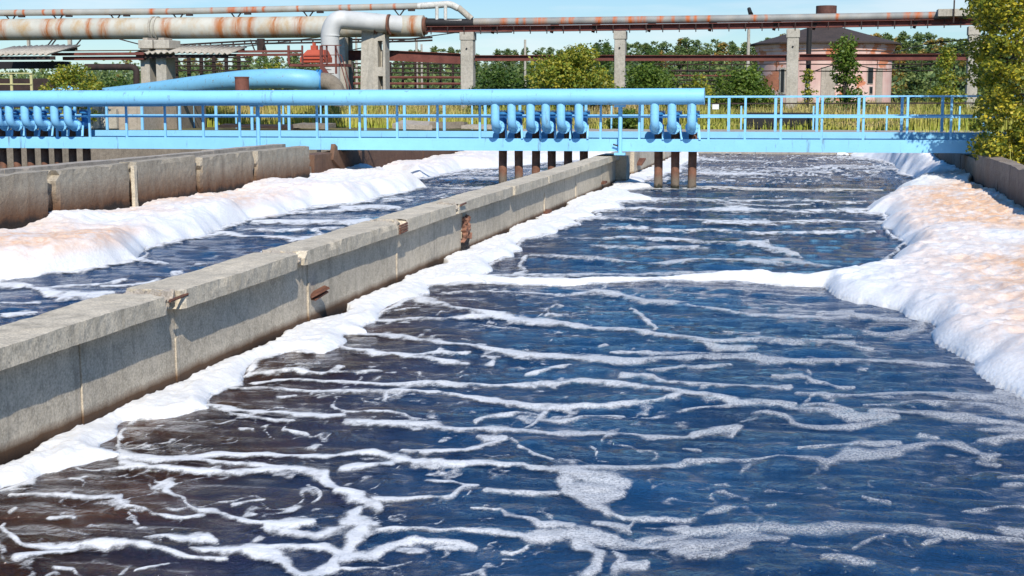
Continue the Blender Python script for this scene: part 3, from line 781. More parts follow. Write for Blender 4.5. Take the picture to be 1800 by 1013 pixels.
for i in range(len(cj)-1):
    y0, y1 = cj[i]+.012, cj[i+1]-.012
    g0 = .26 if 3 <= i < 7 else .03; ov_ = rng.uniform(-.025, .02)
    b = MB(); rough_box(b, XMB-.02, XM+OV+ov_, y0+g0*.8, y1, CT-CH, CT+rng.uniform(-.006, .006), .08, .009, 40+i, chip=.14 if 3 <= i <= 7 else .05, topchip=.012); b.build('coping', M['coping'], mw)
# broken joints: crumbled core, reinforcing bars, rusty plates
def rubble(mb, cx, cy, cz, n, sx, sy, sz, s0, s1, r):
    for _ in range(n):
        c = Vector((cx+r.uniform(-sx, sx), cy+r.uniform(-sy, sy), cz+r.uniform(-sz, sz))); s = r.uniform(s0, s1)
        q = Matrix.Rotation(r.uniform(0, 3), 3, Vector((r.random(), r.random(), r.random()+.1)).normalized())
        n0 = len(mb.v)
        for z in (-1, 1):
            for x, y in ((-1, -1), (1, -1), (1, 1), (-1, 1)): mb.v.append(tuple(c+q@Vector((x*s*r.uniform(.5, 1), y*s*r.uniform(.5, 1), z*s*r.uniform(.4, .9)))))
        mb.f += [tuple(n0+i for i in k) for k in ((3, 2, 1, 0), (4, 5, 6, 7), (0, 1, 5, 4), (1, 2, 6, 5), (2, 3, 7, 6), (3, 0, 4, 7))]
rr = random.Random(3)
for px in (292, 525, 706, 806):
    y = wy(px, X=XM+OV); b = MB(); rubble(b, XM-.12, y+.10, CT-.09, 70, .17, .11, .06, .02, .06, rr); b.build('crumbled_core', M['slab'], mw)
for px, z0, nb in ((706, CT-.05, 2), (706, CT-.11, 2), (812, CT-.03, 1), (303, CT-.06, 1)):
    y = wy(px, X=XM+OV); b = MB()
    for k in range(nb): b.tube([(XM+OV+.005, y-.10, z0-.03*k), (XM+OV+.01, y+.22, z0+.012-.03*k)], .013, 6)
    b.build('rebar', M['rustpipe'], mw)
y = wy(812); b = MB(); rubble(b, XM+.01, y+.15, .42, 60, .03, .13, .17, .02, .06, rr); b.build('exposed_brick', m_rust('broken_brick', (.12, .05, .03), (.33, .16, .10), 18), mw)
b = MB(); rubble(b, XM-.01, y+.12, .17, 24, .03, .14, .09, .03, .06, rr); b.build('dark_hole', M['black'], mw)
y = wy(545); b = MB()
b.bar((XM-.02, y-.02, .33), (XM+.14, y+.10, .42), .16, .02); b.bar((XM, y+.0, .30), (XM+.09, y+.16, .37), .12, .018, (0.3, .4, 1)); b.build('rusty_plate', M['rustpipe'], mw)
for px, z in ((957, .12), (1057, .22)):
    y = wy(px); b = MB(); b.bar((XM, y-.05, z), (XM+.06, y+.15, z+.03), .14, .05); b.build('rusty_plate', M['rustpipe'], mw)
for px in (303, 540, 697, 1012, 957):   # raised mortar seams
    y = wy(px); b = MB(); rough_box(b, XM-.02, XM+.010, y-.02, y+.03, .06, .42+.1*rr.random(), .03, .004, px); b.build('mortar_seam', M['conc'], mw)
# the wall beyond the bridge
b = MB()
fw2 = empty('channel_wall', (XM, 50, 0), 'far stretch of dividing wall with rust patches beyond the blue footbridge', 'concrete wall')
for y0, y1, xo, t in ((38.6, 39.3, .30, .80), (39.3, 42.4, -.05, .84), (42.5, 46, .05, .86), (46.05, 52, .02, .86), (52.05, YE, .03, .86)):
    b = MB(); rough_box(b, XMB, XM+xo, y0, y1, -.4, t, .3, .012, int(y0)); b.build('wall_panel', M['conc'], fw2)
b = MB(); b.bar((XM+.06, 43.2, .35), (XM+.10, 43.9, .5), .3, .05); b.build('rusty_plate', M['rustpipe'], fw2)
# left front wall
lw = empty('channel_wall', (XL, 25, 0), 'brown-stained ragged concrete wall behind the left foam bank', 'concrete wall')
lj = [2, 8, 13]+[wy(p, X=XL) for p in (0-70, 97, 237, 352, 450, 548)]
for i in range(len(lj)-1):
    b = MB(); rough_box(b, XL-.28, XL+rng.uniform(-.03, .03), lj[i]+(.10 if i == 4 else .02), lj[i+1]-(.07 if i == 3 else .015), -.4, 1.18+rng.uniform(-.015, .02), .14, .014, 70+i, chip=.14, topchip=.035)
    b.build('wall_panel', M['conc_old'], lw)
b = MB(); rough_box(b, XL-.02, XL+.05, lj[5]-.04, lj[5]+.07, .2, 1.12, .05, .012, 91); b.build('mortar_seam', M['coping'], lw)
bw = empty('channel_wall', (XL2, 25, 0), 'low grey coping wall running just behind the brown-stained left wall', 'concrete wall')
yy = [4, 11, 17, 22.5, 26.5, 31.5, 36.3]
for i in range(len(yy)-1):
    b = MB(); rough_box(b, XL2-.3, XL2, yy[i]+.01, yy[i+1]-.01, .2, 1.14+rng.uniform(-.01, .01), .2, .008, 80+i); b.build('wall_panel', M['slab'], bw)
lf = empty('channel_wall', (XL, 48, 0), 'dark brown stained wall of the left channel beyond the bridge', 'concrete wall')
for y0, y1 in ((35.2, 39), (39.03, 46), (46.03, 53), (53.03, YE)):
    b = MB(); rough_box(b, XL-.7, XL-.22+rng.uniform(-.02, .02), y0, y1, -.4, .9, .3, .015, int(y0)); b.build('wall_panel', M['conc_brown'], lf)
b = MB(); b.bar((XL-.2, 36.6, .93), (XL-.14, 39.0, -.1), .45, .12, (1, 0, 0)); b.build('brace', M['conc_brown'], lf)
# gap floor between left walls
b = MB(); b.box(XL2, XL-.3, 2, 36, -.3, .6); tag(b.build('channel_wall', M['conc_dark']), 'rubble-filled strip between the two left walls', 'concrete wall')
# left basin walls
q = empty('basin_wall', (-19, 44, 0), 'dark concrete back wall of the far left basin under the bridge', 'concrete wall')
b = MB(); rough_box(b, -27, -13.9, 43.5, 44, -.4, .86, .6, .02, 5); b.build('wall_panel', M['conc_dark'], q)
b = MB(); rough_box(b, -17.3, -13.9, 39.6, 40, -.4, 1.0, .4, .02, 6); b.build('wall_panel', M['conc_dark'], q)
b = MB(); b.quad((-27, 44, GZ), (XL-.7, 44, GZ), (XL-.7, YE+7, GZ), (-27, YE+7, GZ)); tag(b.build('ground', M['ground']), kind='structure')
# right wall
rw = empty('channel_wall', (XR, 35, 0), 'shaded brown-stained channel wall under the leafy tree on the right', 'concrete wall')
ry = [-8, 2, 10, 18, 25, 31.2, 35.2, 38.6, 45, 53, YE]
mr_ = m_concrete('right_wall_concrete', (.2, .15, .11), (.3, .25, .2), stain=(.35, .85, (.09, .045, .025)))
for i in range(len(ry)-1):
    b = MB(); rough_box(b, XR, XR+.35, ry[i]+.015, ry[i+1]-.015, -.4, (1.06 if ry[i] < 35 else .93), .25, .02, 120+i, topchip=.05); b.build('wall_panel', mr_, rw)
# end wall / slab walkway at the far end
ew = empty('end_wall', (0, YE, 0), 'pale concrete sill closing the far end of the channels', 'concrete wall')
for x0, x1 in ((-12.9, -8), (-7.98, -2), (-1.98, 3), (3.02, 7.5)):
    b = MB(); rough_box(b, x0, x1, YE, YE+4.2, -.4, GZ+.05+rng.uniform(0, .03), .7, .012, int(x0*3)); b.build('slab', M['slab'], ew)
b = MB(); b.quad((-13.0, YE+4.1, GZ-.02), (XR+.5, YE+4.1, GZ-.02), (XR+.5, YE+7.1, GZ-.02), (-13.0, YE+7.1, GZ-.02)); tag(b.build('ground', M['ground']), kind='structure')

# ================================================================== FOOTBRIDGE
YF = 36.9; YB = 38.2; BX0 = -27.; BX1 = 6.4
def tilt(x): return (x+10)*.0022   # the deck climbs slightly to the right
fb = empty('footbridge', (-5, YF, .98), 'long sky blue steel footbridge with railings crossing all the channels', 'footbridge')
def xbar(mb, x0, x1, y, z, wy_, hz): mb.bar((x0, y, z+tilt(x0)), (x1, y, z+tilt(x1)), wy_, hz)
b = MB(); xbar(b, BX0, BX1, YF, 1.14, .06, .32); xbar(b, BX0, BX1, YF+.045, 1.293, .12, .012); xbar(b, BX0, BX1, YF+.045, .986, .12, .012); b.build('front_girder', M['blue2'], fb)
b = MB(); xbar(b, BX0, BX1, YB, 1.235, .06, .45); b.build('rear_girder', M['blue2'], fb)
b = MB(); xbar(b, BX0, BX1, (YF+YB)/2, 1.16, YB-YF-.07, .02); b.build('deck', m_rust('deck_plate', (.06, .04, .03), (.13, .09, .07)), fb)
fp = [157, 222, 290, 357, 421, 491, 557, 632, 698, 769, 843.5, 1056, 1124, 1246, 1310, 1373, 1445, 1518, 1595, 1672, 1738, 1800]
rp = [188, 250, 316, 380, 443, 508, 574, 642, 711, 781, 853, 914, 1030, 1129, 1281, 1363, 1436, 1509, 1585, 1656, 1730]
fx = [float(A(p, 210, YF)[0]) for p in fp]; rx = [float(A(p, 210, YB)[0]) for p in rp]
fx = [fx[0]-1.0*k for k in range(4, 0, -1)]+fx; rx = [rx[0]-1.0*k for k in range(4, 0, -1)]+rx
for x in fx: b = MB(); b.box(x-.028, x+.028, YF-.02, YF+.03, 1.30+tilt(x), 2.36+tilt(x)); b.build('post', M['blue'], fb)
for x in rx: b = MB(); b.box(x-.035, x+.035, YB-.02, YB+.03, 1.47+tilt(x), 2.36+tilt(x)); b.build('post', M['blue'], fb)
b = MB(); xbar(b, BX0, BX1, YF, 2.385, .06, .03); b.build('top_rail', M['blue'], fb)
b = MB(); xbar(b, BX0, BX1, YB, 2.38, .06, .05); b.build('top_rail', M['blue'], fb)
b = MB(); xbar(b, BX0, BX1, YF-.03, 1.87, .02, .05); b.build('mid_rail', M['blue'], fb)
b = MB(); xbar(b, BX0, BX1, YB-.03, 1.89, .02, .05); b.build('mid_rail', M['blue'], fb)
# header pipe carried by the bridge
YH = 36.45; HX1 = float(A(1237, 170, YH)[0])
hz = lambda x: 2.405+(x+2.5)*.0035
hp = empty('air_header_pipe', (-12, YH, 2.38), 'thick sky blue pipe laid along the front of the footbridge', 'pipe')
b = MB(); b.tube([(BX0, YH, hz(BX0)), (-17, YH, hz(-17)), (-16.5, YH, hz(-16.5)), (HX1, YH, hz(HX1))], [.222, .222, .205, .205], 32); b.build('pipe', M['blue'], hp, True)
b = MB(); b.tube([(HX1, YH, hz(HX1)), (HX1+.02, YH, hz(HX1))], .214, 32); b.build('end_cap', M['blue'], hp, True)
for p in (70, 330, 620, 905, 1130):
    x = float(A(p, 170, YH)[0]); b = MB(); b.tube([(x-.012, YH, hz(x)), (x+.012, YH, hz(x))], .2235 if x < -16.6 else .2075, 32); b.build('weld_ring', M['blue'], hp, True)
for p in (455, 1091):
    x = float(A(p, 210, YF-.06)[0]); s_ = empty('pipe_support', (x, YF-.1, .95), 'blue T-shaped post holding the header pipe above the %s wall' % ('left' if p == 455 else 'middle'), 'pipe support', 'posts under the header pipe')
    b = MB(); b.tube([(x, YF-.13, .96), (x, YF-.13, 2.16)], .055, 12); b.build('post', M['blue'], s_, True)
    b = MB(); b.box(x-.13, x+.13, YF-.42, YF-.04, 2.13, 2.185); b.build('saddle', M['blue'], s_)
    b = MB(); b.box(x-.14, x+.14, YF-.24, YF-.03, .90, .96); b.build('base_plate', M['blue'], s_)
x = float(A(1078, 255, YF-.1)[0]); b = MB(); b.tube([(x, YF-.12, 1.17), (x+.2, YF-.14, 1.12)], .02, 8)
tag(b.build('iron_peg', M['blackpipe']), 'short dark iron peg poking out beside the blue post above the middle wall', 'peg')
# drop pipes
YR = 37.45
def drop_pipe(x, group, label, front):
    d = empty('air_drop_pipe', (x, YR, 0), label, 'pipe', group); h0 = hz(x)-.15
    path = [(x, YH, h0), (x, YH, 1.92)]+arc((x, YH, 1.86), (x, YH, 1.60), (x, YH+.30, 1.605), 10)+[(x, YH+.36, 1.61)]
    b = MB(); b.tube(path, .112, 20); e = b.build('elbow', M['blue'], d, True)
    b = MB(); b.tube([(x, YH, 1.955), (x, YH, 1.965)], .115, 20); b.build('weld_ring', M['blue'], e, True)
    b = MB(); b.tube([(x, YH+.355, 1.61), (x, YH+.39, 1.61)], .175, 20); b.tube([(x, YH+.40, 1.61), (x, YH+.435, 1.61)], .175, 20)
    for k in range(8):
        a = k*math.pi/4; b.tube([(x+.15*math.cos(a), YH+.335, 1.61+.15*math.sin(a)), (x+.15*math.cos(a), YH+.455, 1.61+.15*math.sin(a))], .014, 6)
    b.build('flange', M['blue'], d, True)
    b = MB(); b.tube([(x, YH+.43, 1.61), (x, YR+.05, 1.61)], .10, 16); b.tube([(x, YR, 1.45), (x, YR, 2.0)], .105, 18); b.tube([(x, YR, 1.93), (x, YR, 2.0)], .165, 18); b.tube([(x, YR, 2.01), (x, YR, 2.03)], .165, 18)
    b.build('valve', M['blue_dk'], d, True)
    b = MB(); b.tube([(x, YR, 1.5), (x, YR, -.5)], .112, 20); b.build('riser', M['riser'], d, True)
    b = MB(); b.bar((x+.2+rng.uniform(-.03, .03), YF-.06, 1.30), (x+.16, YF+.1, 1.68), .05, .03, (0, 1, 0)); b.build('stay', M['blue'], d)
    jt = rng.uniform(-.5, .5); d.rotation_euler = (0, R(jt), R(rng.uniform(-2.5, 2.5)))
    return d
cl = [869.6, 899, 929.5, 958.5, 988, 1017]; cl = [float(A(p, 200, YH)[0]) for p in cl]
cr_ = [float(A(p, 200, YH)[0]) for p in (1152, 1182.5, 1213)]
ll = [float(A(p, 200, YH)[0]) for p in (-33, -7, 18, 43, 67.5, 93, 118.5)]
ordw = ['leftmost', 'second', 'third', 'fourth', 'fifth', 'rightmost']
for i, x in enumerate(cl): drop_pipe(x, 'drop pipes over the narrower channel', '%s of the six blue elbow pipes dropping just left of the middle wall' % ordw[i], 1)
for i, x in enumerate(cr_): drop_pipe(x, 'drop pipes over the right-hand channel', '%s of the three blue elbow pipes with rusty legs in the right-hand channel' % ['leftmost', 'middle', 'rightmost'][i], 1)
for i, x in enumerate(ll): drop_pipe(x, 'drop pipes at the left end', '%s of the blue elbow pipes clustered at the far left of the bridge' % ['first, cut off,', 'second', 'third', 'fourth', 'fifth', 'sixth', 'rightmost'][i], 1)
# white card on the rear railing
c = A(1258, 188, YB-.05); b = MB(); b.box(c[0]-.085, c[0]+.085, YB-.075, YB-.065, c[2]-.065, c[2]+.065); tag(b.build('notice_card', M['white']), 'small blank white card fixed to the rear railing right of the header pipe', 'sign')
# far railing
YQ = YE+5
fr = empty('far_railing', (0, YQ, GZ), 'thin blue railing at the far end of the channels in front of the grass', 'railing')
for p in [120, 195, 270, 340, 415, 498, 564, 615, 681, 754, 830, 905, 985, 1075, 1180, 1303, 1430, 1559, 1687]:
    x = float(A(p, 200, YQ)[0]); b = MB(); b.box(x-.035, x+.035, YQ-.03, YQ+.03, GZ-.05, 1.98); b.build('post', M['blue'], fr)
xa = float(A(100, 200, YQ)[0]); xb = float(A(1750, 200, YQ)[0])
b = MB(); b.bar((xa, YQ, 1.98), (xb, YQ, 2.12), .06, .06); b.build('top_rail', M['darksteel'], fr)
b = MB(); b.bar((xa, YQ-.04, 1.45), (xb, YQ-.04, 1.5), .03, .04); b.build('mid_rail', M['blue_far'], fr)
# rubble slabs and planks on the far sill
def slab(px0, px1, py, dep, th, rot, mat, name, label, cat, Y=YE+2.2):
    p = A(px0, py, Y); q_ = A(px1, py, Y); b = MB(); r = random.Random(px0)
    rough_box(b, 0, q_[0]-p[0], 0, dep, 0, th, .3, .02, px0); o = b.build(name, mat); o.location = (p[0], Y, GZ+.09); o.rotation_euler = (rot, rot*.4, r.uniform(-.12, .12)); return tag(o, label, cat)
slab(380, 520, 225, 1.4, .12, .03, M['darksteel'], 'plank_stack', 'dark weathered board lying on the far sill at left', 'board')
slab(515, 575, 222, 1.2, .18, .05, M['conc_dark'], 'plank_stack', 'short dark slab pile next to the dark board on the far sill', 'slab')
slab(690, 760, 222, 1.5, .22, .10, M['slab'], 'concrete_slab', 'tilted broken concrete slab on the far sill behind the railing', 'slab')
slab(755, 815, 220, 1.2, .30, -.04, M['conc_dark'], 'concrete_slab', 'darker grey broken slab right of the tilted one', 'slab')
slab(810, 870, 224, 1.4, .16, .02, M['slab'], 'concrete_slab', 'pale broken slab left of the six drop pipes', 'slab')
# black trough
b = MB(); p = A(1313, 212, YE+6); q_ = A(1436, 212, YE+6); b.box(p[0], q_[0], YE+5.6, YE+7.0, GZ, GZ+.80); b.box(p[0]+.06, q_[0]-.06, YE+5.585, YE+5.6, GZ+.08, GZ+.7)
tag(b.build('steel_trough', M['black'], bevel=.02), 'long low black box standing in the grass behind the railing', 'trough')
# concrete blocks at left behind the railing
bl = empty('concrete_tank', (-30, 62, GZ), 'square beige concrete block with brown stain behind the left part of the bridge railing', 'concrete block')
def pbox(mb, x0, x1, y0, y1, Y, dep):
    a = A(x0, y1, Y); c = A(x1, y0, Y); mb.box(a[0], c[0], Y, Y+dep, min(a[2], c[2]), max(a[2], c[2])); return mb
b = MB(); pbox(b, 160, 250, 184, 232, 62, 3); b.build('body', M['slab'], bl); b = MB(); pbox(b, 143, 162, 184, 226, 60.5, .6); b.build('side_slab', M['pillar'], bl)
b = MB(); pbox(b, 162, 204, 192, 226, 61.7, .2); b.build('front_panel', M['pillar'], bl)
b = MB(); pbox(b, 252, 309, 170, 230, 64, 3.5); tag(b.build('pillar_footing', M['conc_dark'], bevel=.03), 'large grey concrete footing under the paired pillars at left', 'concrete block')

# ================================================================== PIPE RACKS BEHIND
YP = 75.
def tubepx(mb, pts, rpx, Y, n=16):
    P3 = [A(p[0], p[1], p[2] if len(p) > 2 else Y) for p in pts]
    mb.tube(P3, [S(rpx, q[0], q[1]) for q in P3] if not isinstance(rpx, (list, tuple)) else [S(r_, q[0], q[1]) for r_, q in zip(rpx, P3)], n); return mb
pil = [(811, 833, 56), (1081, 1100, 54), (1384, 1405, 51), (1703, 1722, 46)]
for i, (x0, x1, yt) in enumerate(pil):
    a = A(x0, yt, YP); c = A(x1, yt, YP); o = empty('rack_pillar', (a[0], YP, GZ), ['concrete pillar by the dark green bush, first from the left of four', 'concrete pillar right of the big yellow-green bush', 'concrete pillar in front of the pink round building', 'rust-streaked concrete pillar beside the big right-hand tree'][i], 'pillar', 'pillars under the thin rusty pipe')
    b = MB(); b.box(a[0], c[0], YP-.25, YP+.4, GZ, a[2]-.0); b.build('shaft', M['pillar'], o, bevel=.04)
    b = MB(); b.box(a[0]-.04, c[0]+.04, YP-.29, YP+.44, a[2]-.45, a[2]-.03); b.build('head', M['pillar'], o, bevel=.02)
    b = MB(); b.tube([((a[0]+c[0])/2, YP-.30, a[2]-.9), ((a[0]+c[0])/2, YP-.2, a[2]-.9)], .05, 8); b.build('bolt_hole', M['black'], o)
# upper girder with stiffeners
gl = [(752, 52), (1000, 50), (1300, 46), (1600, 41), (1800, 37)]
o = empty('rack_girder', (0, YP, 6), 'long red-brown steel girder on top of the four pillars', 'girder')
b = MB()
for (xa_, ya_), (xb_, yb_) in zip(gl[:-1], gl[1:]):
    p = Vector(A(xa_, ya_, YP)); q_ = Vector(A(xb_, yb_, YP)); 
    b.bar(p, q_, .10, .26); b.bar(p+Vector((0, -.1, .14)), q_+Vector((0, -.1, .14)), .34, .03); b.bar(p+Vector((0, -.1, -.14)), q_+Vector((0, -.1, -.14)), .34, .03)
b.build('beam', M['beam'], o)
for k in range(34):
    x = 760+k*29.; yv = np.interp(x, [t[0] for t in gl], [t[1] for t in gl]); p = A(x, yv, YP); b = MB(); b.box(p[0]-.025, p[0]+.025, YP-.3, YP-.26, p[2]-.28, p[2]+.12); b.build('hanger', M['darksteel'], o)
pl = [(833, 39), (1000, 37), (1300, 33), (1500, 30), (1720, 26), (1800, 24)]
a = A(833, 39, YP); c = A(1800, 24, YP)
o = empty('thin_pipe', (a[0], YP, a[2]), 'thin silver pipe with orange rust patches running along the right-hand rack', 'pipe')
bands = [((p-833)/967., h_) for p, h_ in ((895, .011), (920, .006), (933, .006), (962, .018), (1005, .010), (1020, .008), (1070, .011), (1100, .006), (1128, .014), (1148, .014), (1182, .009), (1205, .006), (1232, .008), (1245, .006), (1268, .006), (1348, .008), (1370, .004), (1492, .006), (1580, .007), (1610, .010), (1628, .013), (1650, .008), (1690, .014))]
b = MB(); tubepx(b, pl, 6.6, YP, 16); b.build('pipe', m_bandpipe('silver_rusty_pipe', (.20, .20, .19), (.32, .32, .30), float(a[0]), float(c[0]), bands, (.45, .11, .02), lo=.3, hi=.55, overall=.35), o, True)
for p in (868, 972, 1045, 1143, 1250, 1363, 1433, 1610):
    yv = np.interp(p, [t[0] for t in pl], [t[1] for t in pl]); q_ = A(p, yv, YP); b = MB(); b.bar((q_[0]+.08, YP-.02, q_[2]-.1), (q_[0]-.08, YP-.02, q_[2]-.62), .16, .1, (0, 1, 0)); b.box(q_[0]-.1, q_[0]+.3, YP-.2, YP+.2, q_[2]-.3, q_[2]-.2); b.build('shoe', M['darksteel'], o)
b = MB(); tubepx(b, [(748, 40), (833, 41)], 7.5, YP-.02); tag(b.build('insulated_pipe', M['black'], smooth=True), 'black wrapped stretch of pipe at the left end of the rack', 'pipe')
b = MB(); p = A(1648, 24, YP-.35); q_ = A(1705, 22, YP-.35); b.box(p[0], q_[0], YP-.7, YP+.3, p[2]-.15, p[2]+.2); tag(b.build('timber_box', M['asbestos']), 'grey box casing over the thin pipe near the right pillar', 'casing')
b = MB(); pbox(b, 1675, 1679, 0, 40, YP-.8, .1); pbox(b, 1703, 1708, -10, 30, YP+.2, .12); tag(b.build('steel_upright', M['darksteel']), 'dark steel upright standing over the rack at right', 'post')
# middle beams
for i, (x0, x1, y0, y1) in enumerate([(835, 1081, 98, 107), (1100, 1384, 98, 107), (1405, 1703, 96, 106), (676, 811, 92, 109), (596, 640, 90, 106)]):
    p = Vector(A(x0, (y0+y1)/2+(-3 if i == 3 else 0), YP)); q_ = Vector(A(x1, (y0+y1)/2+(3 if i == 3 else -.5), YP)); b = MB(); hh_ = S(y1-y0, p.x, YP)
    b.bar(p, q_, .08, hh_); b.bar(p+Vector((0, -.06, hh_/2)), q_+Vector((0, -.06, hh_/2)), .25, .03); b.bar(p+Vector((0, -.06, -hh_/2)), q_+Vector((0, -.06, -hh_/2)), .25, .03)
    tag(b.build('tie_beam', M['beam']), 'red-brown horizontal beam ' + ['between the first and second rack pillars', 'between the second and third rack pillars', 'crossing in front of the pink building', 'from the broad pillar to the first rack pillar', 'between the grey down-pipe and the broad pillar'][i], 'beam', 'tie beams')
for i, (x0, x1) in enumerate(((1150, 1384), (1405, 1640))):
    o = empty('pipe_line', tuple(A(x0, 118, YP+1)), 'thin dark pipe line hung under the tie beam %s' % ['left of the pink building pillar', 'across the pink building'][i], 'pipe', 'hung pipe lines')
    for yy_ in (113, 125): b = MB(); tubepx(b, [(x0, yy_), ((x0+x1)/2, yy_+1), (x1, yy_-.5)], 1.1, YP+1, 6); b.build('pipe', M['darksteel'], o)
    for k in range(6):
        x = x0+(x1-x0)*(k+.5)/6; b = MB(); pbox(b, x-1, x+1, 104, 126, YP+.9, .05); b.build('hanger', M['darksteel'], o)
for i, pts in enumerate([[(1560, 97), (1620, 80), (1705, 68)], [(1560, 108), (1640, 96), (1705, 84)], [(1600, 104), (1650, 92), (1705, 76)], [(1405, 135), (1480, 112), (1560, 122), (1700, 103)], [(750, 56), (820, 58), (900, 57)], [(300, 78), (400, 84), (560, 66)], [(600, 92), (700, 72), (820, 55)]]):
    b = MB(); b.tube(bez([A(x, y, YP+.8+.3*i) for x, y in pts], 6), .03, 6); tag(b.build('cable', M['black']), 'black cable sagging ' + ['steeply down from the right pillar, topmost', 'down from the right pillar, lowest', 'down from the right pillar, middle one', 'in front of the pink building', 'just under the rack girder at left', 'above the corrugated roof', 'behind the broad pillar'][i], 'cable')
# big pale pipe at left
a = A(-60, 53, YP); c = A(745, 46, YP)
o = empty('big_pipe', (a[0], YP, a[2]), 'very thick pale pipe with rust stains across the upper left', 'pipe')
bands = [((p+60)/805., h_) for p, h_ in ((20, .016), (102, .02), (126, .012), (205, .018), (178, .010), (315, .018), (410, .022), (440, .020), (462, .016), (503, .016), (545, .02), (700, .012), (733, .012))]
b = MB(); tubepx(b, [(-60, 53), (745, 46)], 18.5, YP, 32); b.build('pipe', m_bandpipe('pale_rusty_pipe', (.42, .41, .35), (.52, .50, .43), float(a[0]), float(c[0]), bands, (.36, .12, .028), lo=.30, hi=.55, overall=.95), o, True)
b = MB(); tubepx(b, [(268, 50.5), (272, 50.5)], 21, YP, 32); tubepx(b, [(276, 50.5), (279, 50.5)], 21, YP, 32); b.build('flange', M['pillar'], o, True)
b = MB(); tubepx(b, [(744, 46), (750, 46)], 15, YP, 28); b.build('end_cap', M['rustpipe'], o, True)
# upper pipe on stands
up = [(-60, 24), (0, 23), (300, 20.5), (600, 14), (735, 11)]
a = A(-60, 24, YP); c = A(735, 11, YP)
o = empty('upper_pipe', (a[0], YP, a[2]), 'grey pipe with orange rust spots carried on short stands above the thick pale pipe', 'pipe')
bands = [((p+60)/795., h_) for p, h_ in ((38, .006), (53, .005), (90, .006), (110, .006), (124, .006), (285, .012), (312, .006), (390, .005), (425, .018), (450, .014), (463, .012), (480, .006), (538, .005), (610, .006), (625, .005), (662, .004), (700, .006))]
b = MB(); tubepx(b, up, 5.6, YP, 16); b.build('pipe', m_bandpipe('grey_rusty_pipe', (.30, .30, .27), (.40, .39, .35), float(a[0]), float(c[0]), bands, (.42, .10, .02), lo=.28, hi=.55, overall=.35), o, True)
for p in (19, 102, 203, 313, 415, 542, 702):
    yv = np.interp(p, [t[0] for t in up], [t[1] for t in up]); q_ = Vector(A(p, yv+5, YP)); b = MB()
    b.bar(q_+Vector((-.28, 0, 0)), q_+Vector((0, 0, -.36)), .06, .06); b.bar(q_+Vector((.28, 0, 0)), q_+Vector((0, 0, -.36)), .06, .06); b.box(q_.x-.34, q_.x+.34, YP-.12, YP+.12, q_.z-.03, q_.z+.04); b.box(q_.x+.5, q_.x+.85, YP-.1, YP+.1, q_.z-.1, q_.z+.05); b.build('stand', M['darksteel'], o)
o = empty('wrapped_pipe', tuple(A(760, 12, YP)), 'white-wrapped bent pipe looping down from the upper pipe to the rack', 'pipe')
b = MB(); b.tube(bez([A(x, y, YP) for x, y in ((735, 11), (770, 9), (790, 8), (806, 15))], 5), S(5.8, -20, YP), 12); b.build('wrapped_bend', M['wrap'], o, True)
b = MB(); tubepx(b, [(806, 14), (829, 34)], 5.5, YP); b.build('lower_leg', M['asbestos'], o, True)
b = MB(); tubepx(b, [(768, 12), (768, 36)], 3, YP-.1, 10); tubepx(b, [(783, 10), (783, 40)], 3, YP-.1, 10); tubepx(b, [(783, 38), (812, 38)], 4, YP-.1, 10); b.build('vent_leg', M['wrap'], o, True)
# grey loop pipe
o = empty('loop_pipe', tuple(A(582, 100, YP-2)), 'grey white pipe bending down beside the orange-red hopper', 'pipe')
mg = m_bandpipe('grey_white_pipe', (.42, .43, .42), (.56, .56, .54), -40., 0., [(.5, .01)], overall=.12)
pts = [A(703, 44, YP-1), A(640, 38, YP-2), A(608, 35.5, YP-2.6)]+[tuple(v) for v in arc(A(604, 35, YP-2.7), A(583, 33, YP-3), A(580, 62, YP-3), 8)]+[A(581, 110, YP-3), A(582, 175, YP-3)]
b = MB(); b.tube(pts, S(16, -25, YP-2.5), 28); b.build('pipe', mg, o, True)
for p, q2 in ((661, 680),):
    pass
for px_ in (661, 684):
    c0 = Vector(A(px_, 40+(px_-640)*.07, YP-1.6)); b = MB(); b.tube([c0-Vector((.05, -.02, 0)), c0+Vector((.05, .02, 0))], S(17.5, -24, YP-1.8), 28); b.build('clamp_ring', M['rustpipe'], o, True)
c0 = Vector(A(581, 64, YP-3)); b = MB(); b.tube([c0, c0+Vector((0, 0, .06))], S(16.6, -25, YP-3), 28); b.build('weld_ring', mg, o, True)
# broad double pillar
o = empty('broad_pillar', tuple(A(655, 160, YP-1)), 'broad tapered concrete pillar with two dark openings under the loop pipe', 'pillar')
a = A(634, 54, YP-1.5); c = A(676, 54, YP-1.5); m_ = A(657, 54, YP-1.5); zt = a[2]
b = MB(); n0 = 0
wdt = c[0]-a[0]
b.box(m_[0], m_[0]+.20, YP-1.5, YP-.7, GZ, zt-.2); b.box(c[0]-.12, c[0]+.02, YP-1.5, YP-.7, GZ, zt-.2)
for (ya, yb) in ((56, 72), (118, 134)):
    z1 = A(660, ya, YP-1.5)[2]; z0 = A(660, yb, YP-1.5)[2]; b.box(m_[0]+.2, c[0]-.12, YP-1.5, YP-.7, z0, z1)
b.box(m_[0]+.2, c[0]-.12, YP-.9, YP-.75, GZ, zt-1.0); b.build('ladder_frame', M['pillar'], o)
b = MB(); x0, x1 = a[0], m_[0]; v0 = len(b.v)
b.v += [(x0, YP-1.2, GZ), (x0+.1, YP-2.2, GZ), (x1, YP-1.52, GZ), (x1, YP-.6, GZ), (x0, YP-1.2, zt), (x0+.05, YP-1.5, zt), (x1, YP-1.52, zt), (x1, YP-.6, zt)]
b.f += [(3, 2, 1, 0), (4, 5, 6, 7), (0, 1, 5, 4), (1, 2, 6, 5), (2, 3, 7, 6), (3, 0, 4, 7)]; b.build('buttress', M['pillar'], o)
